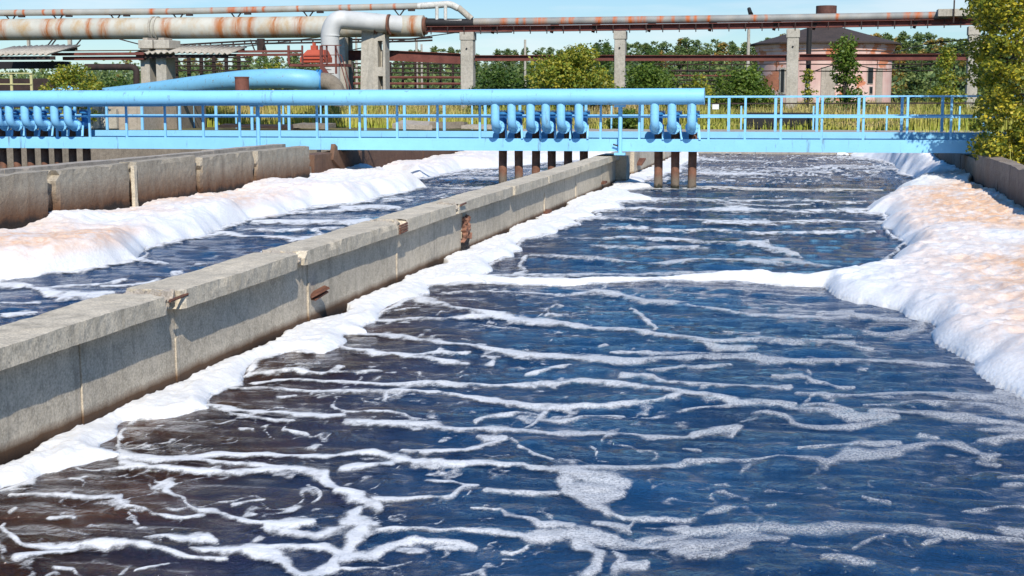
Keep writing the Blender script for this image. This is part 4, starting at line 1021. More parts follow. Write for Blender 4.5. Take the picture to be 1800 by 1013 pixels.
b = MB(); pbox(b, 594, 606, 66, 200, YP-1, .6); tag(b.build('slim_pillar', M['pillar'], bevel=.03), 'slim concrete pillar just right of the grey down-pipe', 'pillar')
b = MB(); pbox(b, 610, 616, 66, 200, YP+1, .4); tag(b.build('slim_pillar', M['conc_dark'], bevel=.03), 'thin shaded concrete pillar behind the slim one', 'pillar')
# paired pillars left
for i, (x0, x1) in enumerate(((252, 276), (279, 305))):
    o = empty('paired_pillar', tuple(A(x0, 200, YP-2)), '%s pillar of the pair standing through the corrugated roof' % ['left', 'right'][i], 'pillar', 'paired pillars')
    p = A(x0, 100, YP-2); q_ = A(x1-8, 100, YP-2)
    b = MB(); b.box(p[0]+.0, q_[0]+.0, YP-2.4, YP-1.2, GZ, A(x0, 76, YP-2)[2]); b.build('shaft', M['pillar'], o, bevel=.03)
    b = MB(); b.box(p[0]-.05, q_[0]+.25, YP-2.5, YP-1.0, A(x0, 86, YP-2)[2], A(x0, 71, YP-2)[2]); b.build('head', M['pillar'], o, bevel=.03)
    b = MB(); b.box(p[0]+.15, q_[0]-.1, YP-2.3, YP-1.3, A(x0, 71, YP-2)[2], A(x0, 67, YP-2)[2]); b.build('pad', M['slab'], o)
# corrugated roofs
def corr(px0, px1, yf, yb, Yf, Yb, name, label):
    o = empty(name, tuple(A((px0+px1)/2, yf, Yf)), label, 'roof'); a = A(px0, yf, Yf); c = A(px1, yf, Yf); zb = A(px0, yb, Yb)[2]
    L_ = c[0]-a[0]; n = int(L_/.045); b = MB()
    for t, (Y_, z_) in enumerate(((Yf, a[2]), (Yb, zb))):
        for k in range(n+1):
            x = a[0]+L_*k/n; b.v.append((x+(0 if t == 0 else 0), Y_+.06*math.sin(x*3), z_+.055*math.sin(x*2*math.pi/.33)+.04*math.sin(x*.9)))
    for k in range(n): b.f.append((k, k+1, k+n+2, k+n+1))
    r_ = b.build('sheet', M['asbestos'], o, True); s2 = r_.modifiers.new('thick', 'SOLIDIFY'); s2.thickness = .03
    b = MB(); b.bar((a[0]+.1, Yf+.3, a[2]-.16), (c[0]-.1, Yf+.3, a[2]-.16), .12, .18); b.bar((a[0]+.1, Yb-.2, zb-.2), (c[0]-.1, Yb-.2, zb-.2), .12, .2); b.build('purlin', M['darksteel'], o)
    return o
corr(-40, 84, 97, 82, YP-6, YP-2.5, 'shelter_roof', 'corrugated cement roof at the left edge of the picture')
corr(232, 400, 94, 82, YP-3.0, YP-.2, 'shelter_roof', 'corrugated cement roof around the paired pillars')
items = [  # name, label, category, material, boxes
 ('trough_beam', 'long red-brown double beam between the two corrugated roofs', 'beam', 'beam', [(90, 252, 92, 98, 72, .3), (110, 252, 99, 106, 72.2, .3)]),
 ('tar_board', 'thin grey roof edge strip above the red-brown double beam', 'board', 'asbestos', [(92, 252, 87.5, 89.5, 72, 1.2)]),
 ('black_duct', 'black duct hanging below the corrugated roof at the left edge', 'duct', 'black', [(-40, 112, 108, 121, 73, .8)]),
 ('shed_shade_panel', 'dark brown panel standing in for the shade under the roof at the left edge', 'wall', 'darksteel', [(-40, 96, 99, 106, 74, .1)]),  # added backing, its dark colour stands for the shade beneath the roof
 ('low_tank', 'long low dark tank behind the small pale railing at left', 'tank', 'darksteel', [(-40, 96, 138, 190, 68, 3)]),
 ('long_beam', 'red-brown beam running from the second corrugated roof to the hopper', 'beam', 'beam', [(395, 528, 88, 93, 73.5, .2), (395, 528, 94, 99, 73.4, .3)]),
 ('thin_pole', 'thinner pale pole standing behind the left-edge corrugated roof', 'pole', 'pillar', [(47.5, 50.5, 70, 88, 80, .2)]),
 ('grey_pole', 'pale round pole behind the leafy shrub at left', 'pole', 'pillar', [(119, 124, 68, 88, 80, .2)]),
]
for nm, lb, ct, mt, bx in items:
    b = MB()
    for x0, x1, y0, y1, Y_, d_ in bx: pbox(b, x0, x1, y0, y1, Y_, d_)
    tag(b.build(nm, M[mt], bevel=.01), lb, ct)
b = MB(); b.tube([A(150, 118, 72)]+[tuple(v) for v in arc(A(228, 118, 72), A(240, 118, 72), A(240, 128, 72), 6)]+[A(240, 175, 72)], S(5.5, -45, 72), 14); tag(b.build('dark_duct', M['darksteel'], smooth=True), 'dark bent duct dropping left of the paired pillars', 'duct')
for (x0, y0, x1, y1) in ((80, 85, 92, 70), (86, 86, 98, 70)):
    pass
so_ = empty('steel_struts', tuple(A(100, 85, 74)), 'thin dark struts propping the thick pale pipe at left', 'strut')
for (x0, y0, x1, y1) in ((80, 85, 92, 70), (86, 86, 98, 70), (130, 85, 142, 70), (210, 69, 252, 80), (440, 70, 448, 90), (462, 70, 468, 90)): b = MB(); b.bar(A(x0, y0, 74), A(x1, y1, 74), .06, .06); b.build('strut', M['darksteel'], so_)
b = MB(); pbox(b, 452, 462, 68, 92, 74.5, .3); tag(b.build('trestle', M['darksteel']), 'dark brown leg under the thick pale pipe left of the hopper', 'post')
o = empty('small_railing', tuple(A(30, 150, 66)), 'small pale yellow railing at the left edge above the blue pipe', 'railing')
for x in (-20, 20, 55): b = MB(); pbox(b, x-1, x+1, 129, 175, 66, .06); b.build('post', M['yellow'], o)
for yv in (129, 148): b = MB(); b.bar(A(-30, yv, 65.97), A(56, yv, 65.97), .05, .05); b.build('rail', M['yellow'], o)
# sagging pipe lattice from 400 to 820
o = empty('pipe_lattice', tuple(A(500, 70, 82)), 'lattice of thin dark pipes behind the hopper and the broad pillar', 'pipe lattice')
for pts in ([(300, 80), (440, 72), (560, 70), (720, 69), (760, 66)], [(300, 84), (440, 77), (560, 75), (720, 73), (760, 71)]):
    b = MB(); b.tube([A(x, y, 82) for x, y in pts], .06, 6); b.build('pipe', M['darksteel'], o)
for k in range(22):
    x = 310+k*20.; yv = np.interp(x, [300, 440, 560, 720, 760], [80, 72, 70, 69, 66]); b = MB(); b.bar(A(x, yv, 82), A(x, yv+5, 82), .07, .07); b.build('tie', M['darksteel'], o)
# far rack of horizontal lines
for i, (x0, x1, rows, Y_) in enumerate([(300, 440, (101, 108, 116, 124), 86), (610, 830, (112, 120, 128, 136, 147, 156), 88), (1180, 1290, (124, 133, 141, 148, 156), 90)]):
    o = empty('far_pipe_rack', tuple(A(x0, 150, Y_)), 'stack of thin dark pipes on posts ' + ['behind the paired pillars', 'behind the broad pillar', 'between the two right-hand bushes'][i], 'pipe rack', 'distant pipe racks')
    for yv in rows: b = MB(); tubepx(b, [(x0, yv), (x1, yv+.5)], 1.5 if yv != 136 and yv != 147 else 2.4, Y_, 6); b.build('pipe', M['beam'] if yv in (147, 136, 133) else M['darksteel'], o)
    for k in range(int((x1-x0)/22)): b = MB(); x = x0+10+k*22; pbox(b, x-1.2, x+1.2, rows[0]-3, 200, Y_+.3, .15); b.build('post', M['darksteel'], o)
for i, (x, yt, wpx) in enumerate(((626, 64, 4), (732, 68, 4.5), (741, 78, 3.5), (923, 70, 4))):
    p = A(x, yt, 92); b = MB(); b.tube([(p[0], p[1], GZ-.3), tuple(p)], [S(wpx/2*1.3, p[0], 92), S(wpx/2, p[0], 92)], 8)
    tag(b.build('concrete_pole', M['pillar'], smooth=True), ['left of the broad pillar', 'right of the broad pillar', 'short, beside the one right of the broad pillar', 'above the big bush'][i] and 'thin concrete pole ' + ['left of the broad pillar', 'right of the broad pillar', 'short and beside another pole', 'rising behind the big yellow-green bush'][i], 'pole', 'concrete poles')
# lamp pole
p = A(1316, 60, 95); o = empty('street_lamp', (p[0], 95, GZ), 'tall concrete lamp pole with a small dark lamp head, left of the pink building', 'street lamp')
b = MB(); zt = A(1316, 22, 95)[2]; b.tube([(p[0], 95, GZ-.3), (p[0], 95, A(1316, 52, 95)[2])], [.13, .10], 10); b.build('pole', M['pillar'], o, True)
b = MB(); b.tube([(p[0], 95, A(1316, 54, 95)[2]), (p[0], 95, zt)], .035, 8); b.build('bracket', M['darksteel'], o)
b = MB(); b.tube([(p[0]+.1, 94.8, zt-.1), (p[0]-.02, 95.1, zt+.25)], [.14, .12], 12); b.tube([(p[0]+.12, 94.74, zt-.13), (p[0]+.1, 94.8, zt-.1)], [.16, .14], 12); b.build('lamp_head', M['black'], o, True)
# light blue curved pipe + stub + hopper platform
YC = 66
o = empty('curved_blue_pipe', tuple(A(400, 150, YC)), 'faded light blue pipe curving behind the header pipe, grimy at its right end', 'pipe')
b = MB(); ctr = [(150, 172, YC+6), (200, 167, YC+5), (280, 158, YC+3), (350, 149, YC+1.5), (430, 140.5, YC), (500, 138.5, YC-.3), (540, 141, YC), (556, 143, YC+.5)]
P3 = bez([A(*q) for q in ctr], 5); b.tube(P3, [np.interp(i, [0, len(P3)-1], [.42, .50]) for i in range(len(P3))], 26); b.build('pipe', M['blue_far'], o, True)
b = MB(); c0 = Vector(A(557, 143, YC+.5)); b.tube([c0, c0+Vector((.1, .02, 0))], .56, 26); b.tube([c0+Vector((.14, .03, 0)), c0+Vector((.24, .05, 0))], .56, 26); b.build('flange', M['blue_dk'], o, True)
b = MB(); b.tube([tuple(c0+Vector((.2, 0, 0)))]+[tuple(v) for v in arc(c0+Vector((.3, .0, 0)), c0+Vector((.9, .1, 0)), c0+Vector((1., .2, -.75)), 6)]+[tuple(c0+Vector((1., .35, -1.)))], .42, 22); b.build('elbow', M['conc_dark'], o, True)
b = MB(); b.tube(bez([A(70, 178, YC+2), A(100, 165, YC+2), A(125, 162, YC+2), A(150, 172, YC+2)], 6), .32, 18); tag(b.build('blue_pipe_bend', M['blue'], smooth=True), 'hump of a smaller blue pipe peeping over the header pipe at left', 'pipe')
p = A(426, 170, 63); r_ = S(12.3, p[0], 63); zt_ = A(426, 137, 63)[2]; zb_ = A(426, 174, 63)[2]
o = empty('vent_stub', (p[0], 63, zb_), 'upright brown open-topped pipe stub in front of the curved blue pipe', 'vent pipe'); vm = m_rust('brown_stub_paint', (.14, .05, .034), (.24, .09, .06))
b = MB(); b.lathe((p[0], 63), [(r_*.02, zb_), (r_, zb_), (r_, zt_), (r_*1.07, zt_), (r_*1.07, zt_+.05), (r_*.9, zt_+.05), (r_*.9, zb_+.3)], 24); b.build('stub', vm, o, True)
b = MB(); b.tube([(p[0], 63, zb_+.08), (A(300, 170, 65)[0], 65, zb_+.02)], r_*.45, 14); b.build('feed_pipe', vm, o, True)
o = empty('hopper', tuple(A(548, 112, 69)), 'orange-red trapezoid hopper cover on the brown platform', 'hopper')
b = MB(); a0 = A(528, 110, 69); a1 = A(570, 112, 69); t0 = A(537, 88, 69); t1 = A(566, 88, 69)
for (z, x0, x1, d_) in ((a0[2], a0[0], a1[0], 1.3), (a0[2]+.25, a0[0]+.0, a1[0]-.0, 1.3), (t0[2], t0[0], t1[0], .7), (t0[2]+.02, t0[0]+.1, t1[0]-.1, .55)):
    b.v += [(x0, 69-d_/2+.6, z), (x1, 69-d_/2+.6, z), (x1, 69+d_/2+.6, z), (x0, 69+d_/2+.6, z)]
for k in range(3):
    for j in range(4): b.f.append((k*4+j, k*4+(j+1) % 4, k*4+4+(j+1) % 4, k*4+4+j))
b.f.append((12, 13, 14, 15)); b.build('cover', M['hopper'], o)
b = MB(); pbox(b, 546, 556, 80, 88, 69.5, .3); pbox(b, 549, 553, 75, 80, 69.5, .2); b.build('lifting_lug', M['hopper'], o)
for yv in (96, 103): b = MB(); pbox(b, 531 if yv > 100 else 534, 571, yv, yv+1.2, 68.88, .08); b.build('rib', M['hopper'], o)
o = empty('platform_stair', tuple(A(560, 160, 68)), 'brown steel platform with thin railing and steep stair right of the curved blue pipe', 'stair')
b = MB(); pbox(b, 508, 600, 112, 117, 68, 1.6); b.build('deck', M['beam'], o)
for x in (507, 531, 565, 574, 590):
    b = MB(); pbox(b, x-1.6 if x in (507, 565) else x-1, x+1.6 if x in (507, 565) else x+1, 80, 113 if x not in (565, 590) else (190 if x == 565 else 130), 67.95, .08); b.build('post', M['beam'], o)
for yv in (80, 97): b = MB(); b.bar(A(565, yv, 67.9), A(600, yv, 67.9), .04, .04); b.build('rail', M['beam'], o)
for dy_ in (0, 1.): b = MB(); b.bar(A(566, 118, 67.8+dy_), A(600, 166, 67.8+dy_), .06, .2); b.build('stringer', M['beam'], o)
for k in range(6):
    q_ = A(570+k*5, 123+k*7, 68); b = MB(); b.box(q_[0]-.1, q_[0]+.12, 67.85, 68.75, q_[2], q_[2]+.03); b.build('tread', M['beam'], o)
for (x0, y0, x1, y1) in ((590, 80, 612, 160), (600, 97, 618, 160)): b = MB(); b.bar(A(x0, y0, 67.8), A(x1, y1, 67.8), .04, .04); b.build('handrail', M['beam'], o)
# dark vertical pipe right of the third pillar
o = empty('standing_pipe', tuple(A(1421, 160, 78)), 'upright pipe, black above and whitewashed below, beside the third rack pillar', 'pipe')
b = MB(); tubepx(b, [(1421, 125), (1421.5, 90), (1423, 48)], 4.4, 78, 12); b.build('upper_length', M['black'], o, True)
b = MB(); tubepx(b, [(1417, 190), (1419, 150), (1421, 125)], 3.8, 78, 12); b.build('lower_length', M['wrap'], o, True)
# round pink building
YBd = 132; cpx = 1447; c = A(cpx, 170, YBd); RB = S(115, c[0], YBd)
o = empty('round_building', (c[0], YBd, GZ), 'round pink building with flaking plaster, dark conical roof and brown chimney', 'building')
ze = A(cpx, 74, YBd-RB)[2]
b = MB(); b.lathe((c[0], YBd), [(RB, GZ-.2), (RB, ze-1.55), (RB+.10, ze-1.5), (RB+.10, ze-1.32), (RB+.02, ze-1.28), (RB+.02, ze-.72), (RB+.18, ze-.66), (RB+.18, ze-.45), (RB+.28, ze-.40), (RB+.28, ze-.1), (RB-.3, ze)], 72); b.build('wall', M['pink'], o, True)
zr = A(cpx, 50, YBd)[2]
b = MB(); b.lathe((c[0], YBd), [(RB+.35, ze-.12), (RB+.72, ze-.10), (RB+.72, ze+.02), (2.0, zr-.1), (1.3, zr+.1), (0.01, zr+.1)], 72); rf = b.build('roof', M['roof'], o, True)
rc = S(15.5, c[0], YBd); b = MB(); zc = A(cpx, 11, YBd)[2]; b.lathe((c[0]+.05, YBd-.3), [(rc*1.0, zr-.3), (rc, zc-1.7), (rc*1.14, zc-1.6), (rc*1.14, zc), (rc*1.0, zc), (rc*1.0, zr)], 28); b.build('chimney', m_rust('chimney_rust', (.07, .028, .02), (.14, .055, .04)), rf, True)
def on_drum(px_, y0, y1, wpx, mat, name, proud=.06, par=None):
    xx = A(px_, 150, YBd-RB*.8)[0]-c[0]; xx = max(-RB*.98, min(RB*.98, xx)); th = math.asin(xx/RB); n_ = Vector((math.sin(th), -math.cos(th), 0)); t_ = Vector((math.cos(th), math.sin(th), 0))
    pc = Vector((c[0], YBd, 0))+n_*RB; z1 = A(px_, y0, pc.y)[2]; z0 = A(px_, y1, pc.y)[2]; wd = S(wpx, pc.x, pc.y)/max(.35, math.cos(th-.0))
    mb = MB(); pp = pc+Vector((0, 0, (z0+z1)/2)); mb.bar(pp-t_*wd/2, pp+t_*wd/2, proud*2, z1-z0); return mb.build(name, mat, par or o)
wdk = on_drum(1376, 119, 166, 10, M['pillar'], 'window_frame', .07); 
for px_, y0, y1, wp_ in ((1376, 121, 164, 7), (1529, 118, 148, 10), (1531, 152, 166, 6), (1470, 128, 150, 5)):
    f_ = on_drum(px_, y0, y1, wp_, M['pillar'], 'window', .05); g_ = on_drum(px_, y0+1, y1-1.2, wp_-1.2, M['glass'], 'pane', .075); g_.parent = f_; g_.location = (0, 0, 0)
on_drum(1545, 120, 198, 11, M['slab'], 'pilaster', .10); on_drum(1455, 118, 198, 24, M['slab'], 'pilaster', .05)
# ================================================================== VEGETATION
def leaf_mesh(name, clumps, n, size, seed, mat, flat=.6):
    r = np.random.RandomState(seed); k = len(clumps); C_ = np.array([c_[:3] for c_ in clumps]); Rr = np.array([c_[3:6] for c_ in clumps])
    vol = Rr.prod(1)**(2/3); pk = r.choice(k, n, p=vol/vol.sum())
    d = r.normal(size=(n, 3)); d /= np.linalg.norm(d, axis=1)[:, None]; rad = r.uniform(.25, 1.05, n)**.45
    pos = C_[pk]+d*Rr[pk]*rad[:, None]*(1+.25*r.normal(size=(n, 1))*.5)
    u = r.normal(size=(n, 3)); u[:, 2] *= .6; u /= np.linalg.norm(u, axis=1)[:, None]
    nn = d+r.normal(size=(n, 3))*.7+np.array([0, 0, .45]); v = np.cross(nn, u); v /= np.linalg.norm(v, axis=1)[:, None]+1e-9
    s = size*r.uniform(.55, 1.3, n)[:, None]; a = pos-u*s*.5; b_ = pos+v*s*.30; c_ = pos+u*s*.5; d_ = pos-v*s*.30
    V = np.stack([a, b_, c_, d_], 1).reshape(-1, 3); Q = np.arange(n*4).reshape(n, 4)
    return V, Q
def make_tree(name, base, clumps, n, size, seed, mat, label, cat, group=None, trunk_r=.06, limbs=8, world_clumps=True, parent_only=False):
    o = empty(name, base, label, cat, group); bx, by, bz = base
    V, Q = leaf_mesh(name, clumps, n, size, seed, mat); V = V-np.array(base)
    c_ = np_mesh('crown', V, Q, mat, smooth=False); c_.parent = o
    b = MB(); r = random.Random(seed); top = max(c2[2] for c2 in clumps)
    cx = sum(c2[0] for c2 in clumps)/len(clumps); cy = sum(c2[1] for c2 in clumps)/len(clumps); hgt = top-bz
    sp_ = [Vector((bx, by, bz-.2)), Vector((bx+(cx-bx)*.2+r.uniform(-.1, .1), by, bz+hgt*.3)), Vector((bx+(cx-bx)*.6, by+(cy-by)*.5, bz+hgt*.65)), Vector((cx, cy, top))]
    P_ = bez(sp_, 5); b.tube(P_, [trunk_r*(1-.85*i/(len(P_)-1)) for i in range(len(P_))], 8)
    for i in range(min(limbs, len(clumps))):
        t = clumps[i*len(clumps)//min(limbs, len(clumps))]; e = Vector(t[:3]); k = r.randint(2, len(P_)-5); s0 = P_[k]; mid = (s0+e)/2+Vector((0, 0, .12*hgt*.3))
        b.tube([s0, mid, e], [trunk_r*.5, trunk_r*.32, trunk_r*.08], 6)
    t_ = b.build('trunk', M['bark'], o, True); return o
def clumps_px(x0, x1, y0, y1, Y, dep, n, seed, rs=(.28, .5), shape=None):
    """clumps filling an outline (picture columns x0..x1, rows y0..y1) at distance Y"""
    r = random.Random(seed); a = A(x0, y1, Y); c2 = A(x1, y0, Y); cx = (a[0]+c2[0])/2; hw = (c2[0]-a[0])/2; z0 = a[2]; z1 = c2[2]; out = []
    for i in range(n):
        t = r.random()**.8; 
        wdt_ = (math.sqrt(max(0, 1-(2*t-.9)**2/1.25)) if shape != 'cone' else (1-t)*.9+.12)
        s = r.uniform(*rs); x = cx+hw*wdt_*r.uniform(-1, 1)*(1-.3*s); z = z0+(z1-z0)*t*(.96)-(0 if shape else s*.0)
        if not shape: z = z0+(z1-z0-s*.6)*t*r.uniform(.75, 1)
        out.append((x, Y+dep*r.uniform(-1, 1)*wdt_, z, s*r.uniform(.8, 1.4), s*r.uniform(.8, 1.3), s*r.uniform(.6, 1.0)))
    return out
def bush(name, x0, x1, y0, Y, dep, nc, nl, size, seed, mat, label, cat='bush', rs=(.35, .75), shape=None, tr=.07, zlow=GZ+.3):
    yb = 170+(H-zlow)*F/np.dot(np.array([A((x0+x1)/2, 170, Y)[0], Y, 1.]), fw)
    cl_ = clumps_px(x0, x1, y0, yb, Y, dep, nc, seed, rs, shape); cx = A((x0+x1)/2, 170, Y)[0]
    return make_tree(name, (cx, Y, GZ), cl_, nl, size, seed, mat, label, cat, trunk_r=tr)
bush('bush', 822, 940, 106, 72, 1.6, 40, 7000, .17, 1, M['leaf_dk'], 'dark green bush between the first rack pillar and the yellow-green bush')
bush('bush', 925, 1085, 66, 73, 2.0, 60, 12000, .19, 2, M['leaf_yel'], 'big yellow-green bush filling the gap left of the second rack pillar', rs=(.4, .85))
bush('bush', 1085, 1202, 104, 71, 1.4, 40, 7000, .16, 3, M['leaf_grn'], 'loose green bush right of the second rack pillar')
bush('bush', 1072, 1128, 190, 66, .6, 14, 2200, .13, 4, M['leaf_grn'], 'small low bush seen under the header pipe right of the middle blue post', rs=(.25, .45), zlow=GZ+.15)
bush('bush', 1252, 1366, 112, 74, 1.5, 40, 7500, .17, 5, M['leaf_grn'], 'rounded green bush left of the pink building', rs=(.35, .7))
bush('sapling', 1450, 1520, 66, 71, .8, 34, 4200, .17, 6, M['leaf_grn'], 'tall narrow young tree in front of the pink building', 'young tree', rs=(.22, .5), shape='cone')
bush('sapling', 1408, 1432, 118, 72, .4, 12, 700, .15, 16, M['leaf_yel'], 'spindly young tree at the foot of the upright pipe', 'young tree', rs=(.18, .3), shape='cone')
bush('sapling', 1625, 1700, 80, 72, 1.0, 34, 2600, .16, 7, M['leaf_yel'], 'sparse yellow-green young tree left of the rust-streaked pillar', 'young tree', rs=(.2, .45), shape='cone')
bush('shrub', 80, 178, 96, 60, 1.0, 34, 4200, .15, 8, M['leaf_yel'], 'olive leafy shrub rising over the header pipe at left', 'shrub', rs=(.22, .5))
bush('shrub', 160, 246, 122, 82, 1.3, 22, 3500, .2, 9, M['leaf_dk'], 'green shrub behind the bent duct', 'shrub')
bush('shrub', 430, 520, 98, 84, 1.4, 22, 3500, .22, 10, M['leaf_yel'], 'yellow-green shrub behind the curved blue pipe', 'shrub')
bush('shrub', 1045, 1075, 70, 80, .8, 12, 1500, .2, 11, M['leaf_dk'], 'dark leafy top peeping out behind the yellow-green bush', 'shrub')
bush('shrub', 1130, 1170, 58, 100, 1.0, 14, 1600, .25, 12, M['leaf_dk'], 'dark pointed tree rising behind the tie beam right of the second pillar', 'tree')
bush('shrub', 1200, 1262, 128, 82, 1.2, 20, 2600, .2, 14, M['leaf_yel'], 'low yellow-green shrub behind the distant pipe rack', 'shrub')
# big near tree on the right bank
def near_tree():
    r = random.Random(5); cl_ = []
    bx, by = 6.9, 35.6
    for i in range(330):
        z = .9+5.6*r.random(); px_l = np.interp(z, [.7, 1.2, 1.8, 2.4, 3.2, 4.2, 6.5], [1778, 1716, 1718, 1728, 1714, 1708, 1706]); Yc = r.uniform(33.6, 37.8)
        # left limit follows the ragged outline of the crown
        zz = 170+(H-z)*F/37; xl = A(px_l, zz, 35.4)[0]+.22; xr = 9.2
        x = xl+(xr-xl)*r.random()**1.7
        if z < 1.25 and x > 6.2: continue
        if Yc > 36.2 and z < 2.7 and x < 6.6: Yc = r.uniform(33.6, 36.2)
        s = r.uniform(.16, .42); cl_.append((x, Yc, z, s*1.1, s*1.1, s*.8))
    return make_tree('leafy_tree', (bx, by, GZ), cl_, 56000, .11, 77, M['leaf_near'], 'large tree with yellowing leaves hanging over the right end of the footbridge', 'tree', trunk_r=.16, limbs=60)
near_tree()
# overhanging tree further right casts shade on the right wall (its crown continues out of the frame)
# far forest
fproto = []
def forest_proto(kind, seed, mat):
    r = random.Random(seed); cl_ = []; Ht = 11.
    for i in range(60):
        t = r.random()
        if kind == 'spruce': rad = (1-t)*2.0+.15; z = 1.2+t*9.6; s = .35+(1-t)*.5
        else: rad = (math.sqrt(max(0, 1-(1.7*t-.7)**2)))*2.3*(1-.35*t); z = 1.6+t*8.9; s = r.uniform(.35, .8)*(1.15-.6*t)
        an = r.uniform(0, 6.28); q = rad*math.sqrt(r.random()); cl_.append((q*math.cos(an), q*math.sin(an), z, s, s, s*.8))
    V, Q = leaf_mesh('c', cl_, 5200, .30, seed, mat); o = np_mesh('crown', V, Q, mat, smooth=False); b = MB(); b.tube([(0, 0, -.3), (0, 0, 5), (0, 0, 9.5)], [.22, .15, .03], 7); t_ = b.build('trunk', M['bark']); return o, t_
FPR = [forest_proto('birch', 201, M['leaf_far']), forest_proto('birch', 202, M['leaf_far']), forest_proto('spruce', 203, M['leaf_far']), forest_proto('birch', 204, M['leaf_far2']), forest_proto('spruce', 205, M['leaf_far'])]
used = set()
def far_tree(x, y, h_, k, rz, label, group):
    o = empty('forest_tree', (x, y, GZ), label, 'tree', group); s = h_/11.; o.scale = (s*1.45, s*1.3, s); o.rotation_euler = (0, 0, rz)
    for q in FPR[k]:
        if k in used: q = q.copy(); COL.objects.link(q)
        q.parent = o; q.location = (0, 0, 0)
    used.add(k)
r = random.Random(99)
sky_px = [(-40, 128), (100, 122), (200, 108), (330, 100), (430, 96), (470, 92), (560, 92), (700, 92), (740, 78), (800, 82), (860, 92), (905, 84), (1000, 84), (1100, 76), (1160, 70), (1210, 66), (1260, 70), (1310, 74), (1360, 62), (1400, 60), (1500, 64), (1570, 54), (1640, 56), (1700, 62), (1760, 66), (1820, 60)]
kinds = ['leafy tree in the far woods', 'pointed spruce in the far woods', 'autumn-tinged tree in the far woods']
for row, (Y_, step, dy_) in enumerate(((150, 34, 14), (185, 25, 4), (225, 19, 0))):
    x = -60.
    while x < 1860:
        if row == 0 and not (x < 560 or x > 1560 or 830 < x < 930 or 1040 < x < 1350): x += step; continue
        xx = x+r.uniform(-7, 7); yt = np.interp(xx, [q[0] for q in sky_px], [q[1] for q in sky_px])+dy_+r.uniform(-5, 9); p = A(xx, yt, Y_+r.uniform(-6, 10))
        k = r.choice([0, 0, 1, 1, 2, 4, 3] if xx > 1150 or xx < 500 else [0, 1, 2, 4, 2])
        if row == 0 and xx > 1550 and r.random() < .35: k = 3
        lab = kinds[1] if k in (2, 4) else kinds[2] if k == 3 else kinds[0]; gk = kinds.index(lab)
        lab += ' '+('at the left, behind the thick pale pipe' if xx < 560 else 'between the broad pillar and the second rack pillar' if xx < 1090 else 'left of the pink round building' if xx < 1447 else 'right of the pink round building')
        far_tree(float(p[0]), float(p[1]), float(p[2]-GZ), k, r.uniform(0, 6), lab, ['far leafy trees', 'far spruces', 'far autumn trees'][gk]+[' at left', ' at centre', ' left of the building', ' right of the building'][0 if xx < 560 else 1 if xx < 1090 else 2 if xx < 1447 else 3])
        x += step
b = MB()
# undergrowth band closing the foot of the forest
V = []; Q = []
rn = np.random.RandomState(4); n = 90000; xs_ = rn.uniform(-150, 60, n); ys_ = rn.uniform(135, 230, n); zs_ = GZ+rn.uniform(0, 1, n)**1.1*(2.2+5.0*fbm(xs_*.12, ys_*.1, 8, 3)); s_ = rn.uniform(.12, .30, n)
mk = ~((np.hypot(xs_-c[0], ys_-YBd) < RB+1)); 
px_, _ = topx(xs_, ys_, 1.); mk &= ~((px_ > 1335) & (px_ < 1560) & (ys_ < YBd+6))
xs_, ys_, zs_, s_ = xs_[mk], ys_[mk], zs_[mk], s_[mk]; n = len(xs_)
u = rn.normal(size=(n, 3)); u /= np.linalg.norm(u, axis=1)[:, None]; v = np.cross(u, rn.normal(size=(n, 3))+np.array([0, -.8, .5])); v /= np.linalg.norm(v, axis=1)[:, None]
pc = np.stack([xs_, ys_, zs_], 1); V = np.stack([pc-u*s_[:, None], pc+v*s_[:, None]*.6, pc+u*s_[:, None], pc-v*s_[:, None]*.6], 1).reshape(-1, 3)
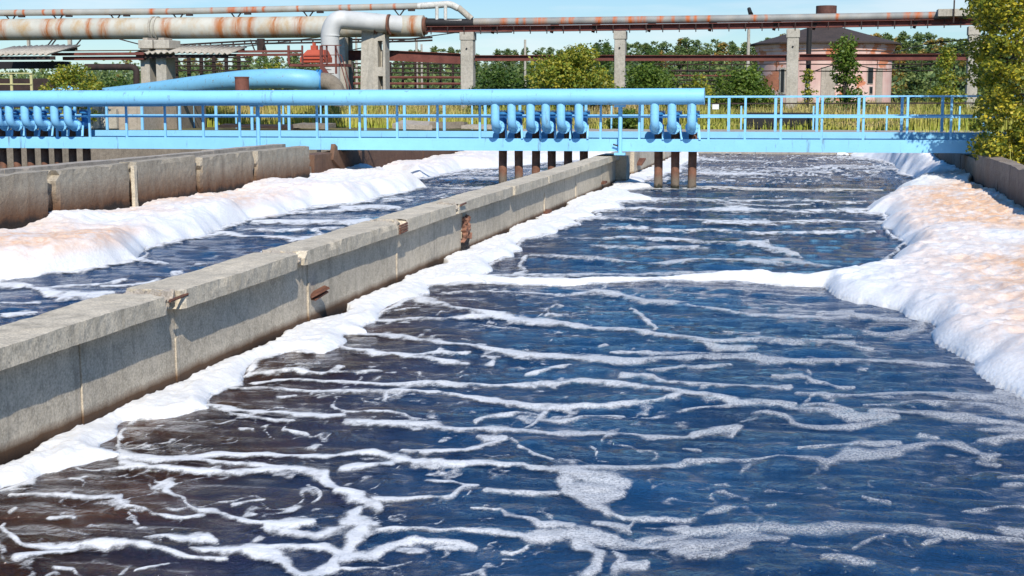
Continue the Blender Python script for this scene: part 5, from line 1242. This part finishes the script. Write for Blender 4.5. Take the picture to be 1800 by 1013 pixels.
tag(np_mesh('undergrowth', V, np.arange(n*4).reshape(n, 4), M['leaf_far'], smooth=False), 'tangled undergrowth at the foot of the far woods', 'undergrowth', kind='stuff')
# tall grass
def grass(n, x0, x1, y0, y1, h0, h1, seed, label, wd=.035, amt=.5):
    rn = np.random.RandomState(seed); x = rn.uniform(x0, x1, n); y = y0+(y1-y0)*rn.uniform(0, 1, n)**1.3
    dn = fbm(x*.35, y*.35, seed, 3); k = rn.uniform(0, 1, n) < np.clip((dn-.2)*4, .3, 1); x, y = x[k], y[k]; n = len(x)
    h = rn.uniform(h0, h1, n)*(.6+.8*fbm(x*.5, y*.5, seed+3, 2)); a = rn.uniform(0, 6.28, n); w_ = wd*rn.uniform(.6, 1.4, n)
    lx = rn.normal(0, .14, n)*h; ly = rn.normal(0, .14, n)*h
    b0 = np.stack([x-np.cos(a)*w_, y-np.sin(a)*w_, np.full(n, GZ-.02)], 1); b1 = np.stack([x+np.cos(a)*w_, y+np.sin(a)*w_, np.full(n, GZ-.02)], 1)
    m0 = np.stack([x-np.cos(a)*w_*.8+lx*.4, y-np.sin(a)*w_*.8+ly*.4, GZ+h*.6], 1); m1 = np.stack([x+np.cos(a)*w_*.8+lx*.4, y+np.sin(a)*w_*.8+ly*.4, GZ+h*.6], 1)
    t0 = np.stack([x-w_*.3+lx, y+ly, GZ+h], 1); t1 = np.stack([x+w_*.3+lx, y+ly, GZ+h], 1)
    V = np.stack([b0, b1, m0, m1, t0, t1], 1).reshape(-1, 3); i = np.arange(n)*6
    Q = np.concatenate([np.stack([i, i+1, i+3, i+2], 1), np.stack([i+2, i+3, i+5, i+4], 1)])
    tip = np.tile([0, 0, .55, .55, 1, 1], n)
    tag(np_mesh('tall_grass', V, Q, M['grass'], {'tip': tip}, smooth=False), label, 'grass', kind='stuff')
grass(150000, -36, 12, YE+7.3, 98, .55, 1.15, 11, 'tall yellow-green grass field beyond the far railing', .017)
grass(5000, -14, 4.5, YE+5.3, YE+7.2, .15, .45, 12, 'short grass tufts along the edge of the far sill', .02)
grass(2500, 4.5, 12, 26, YE+6, .15, .5, 13, 'rough grass on the right bank beside the channel', .012)
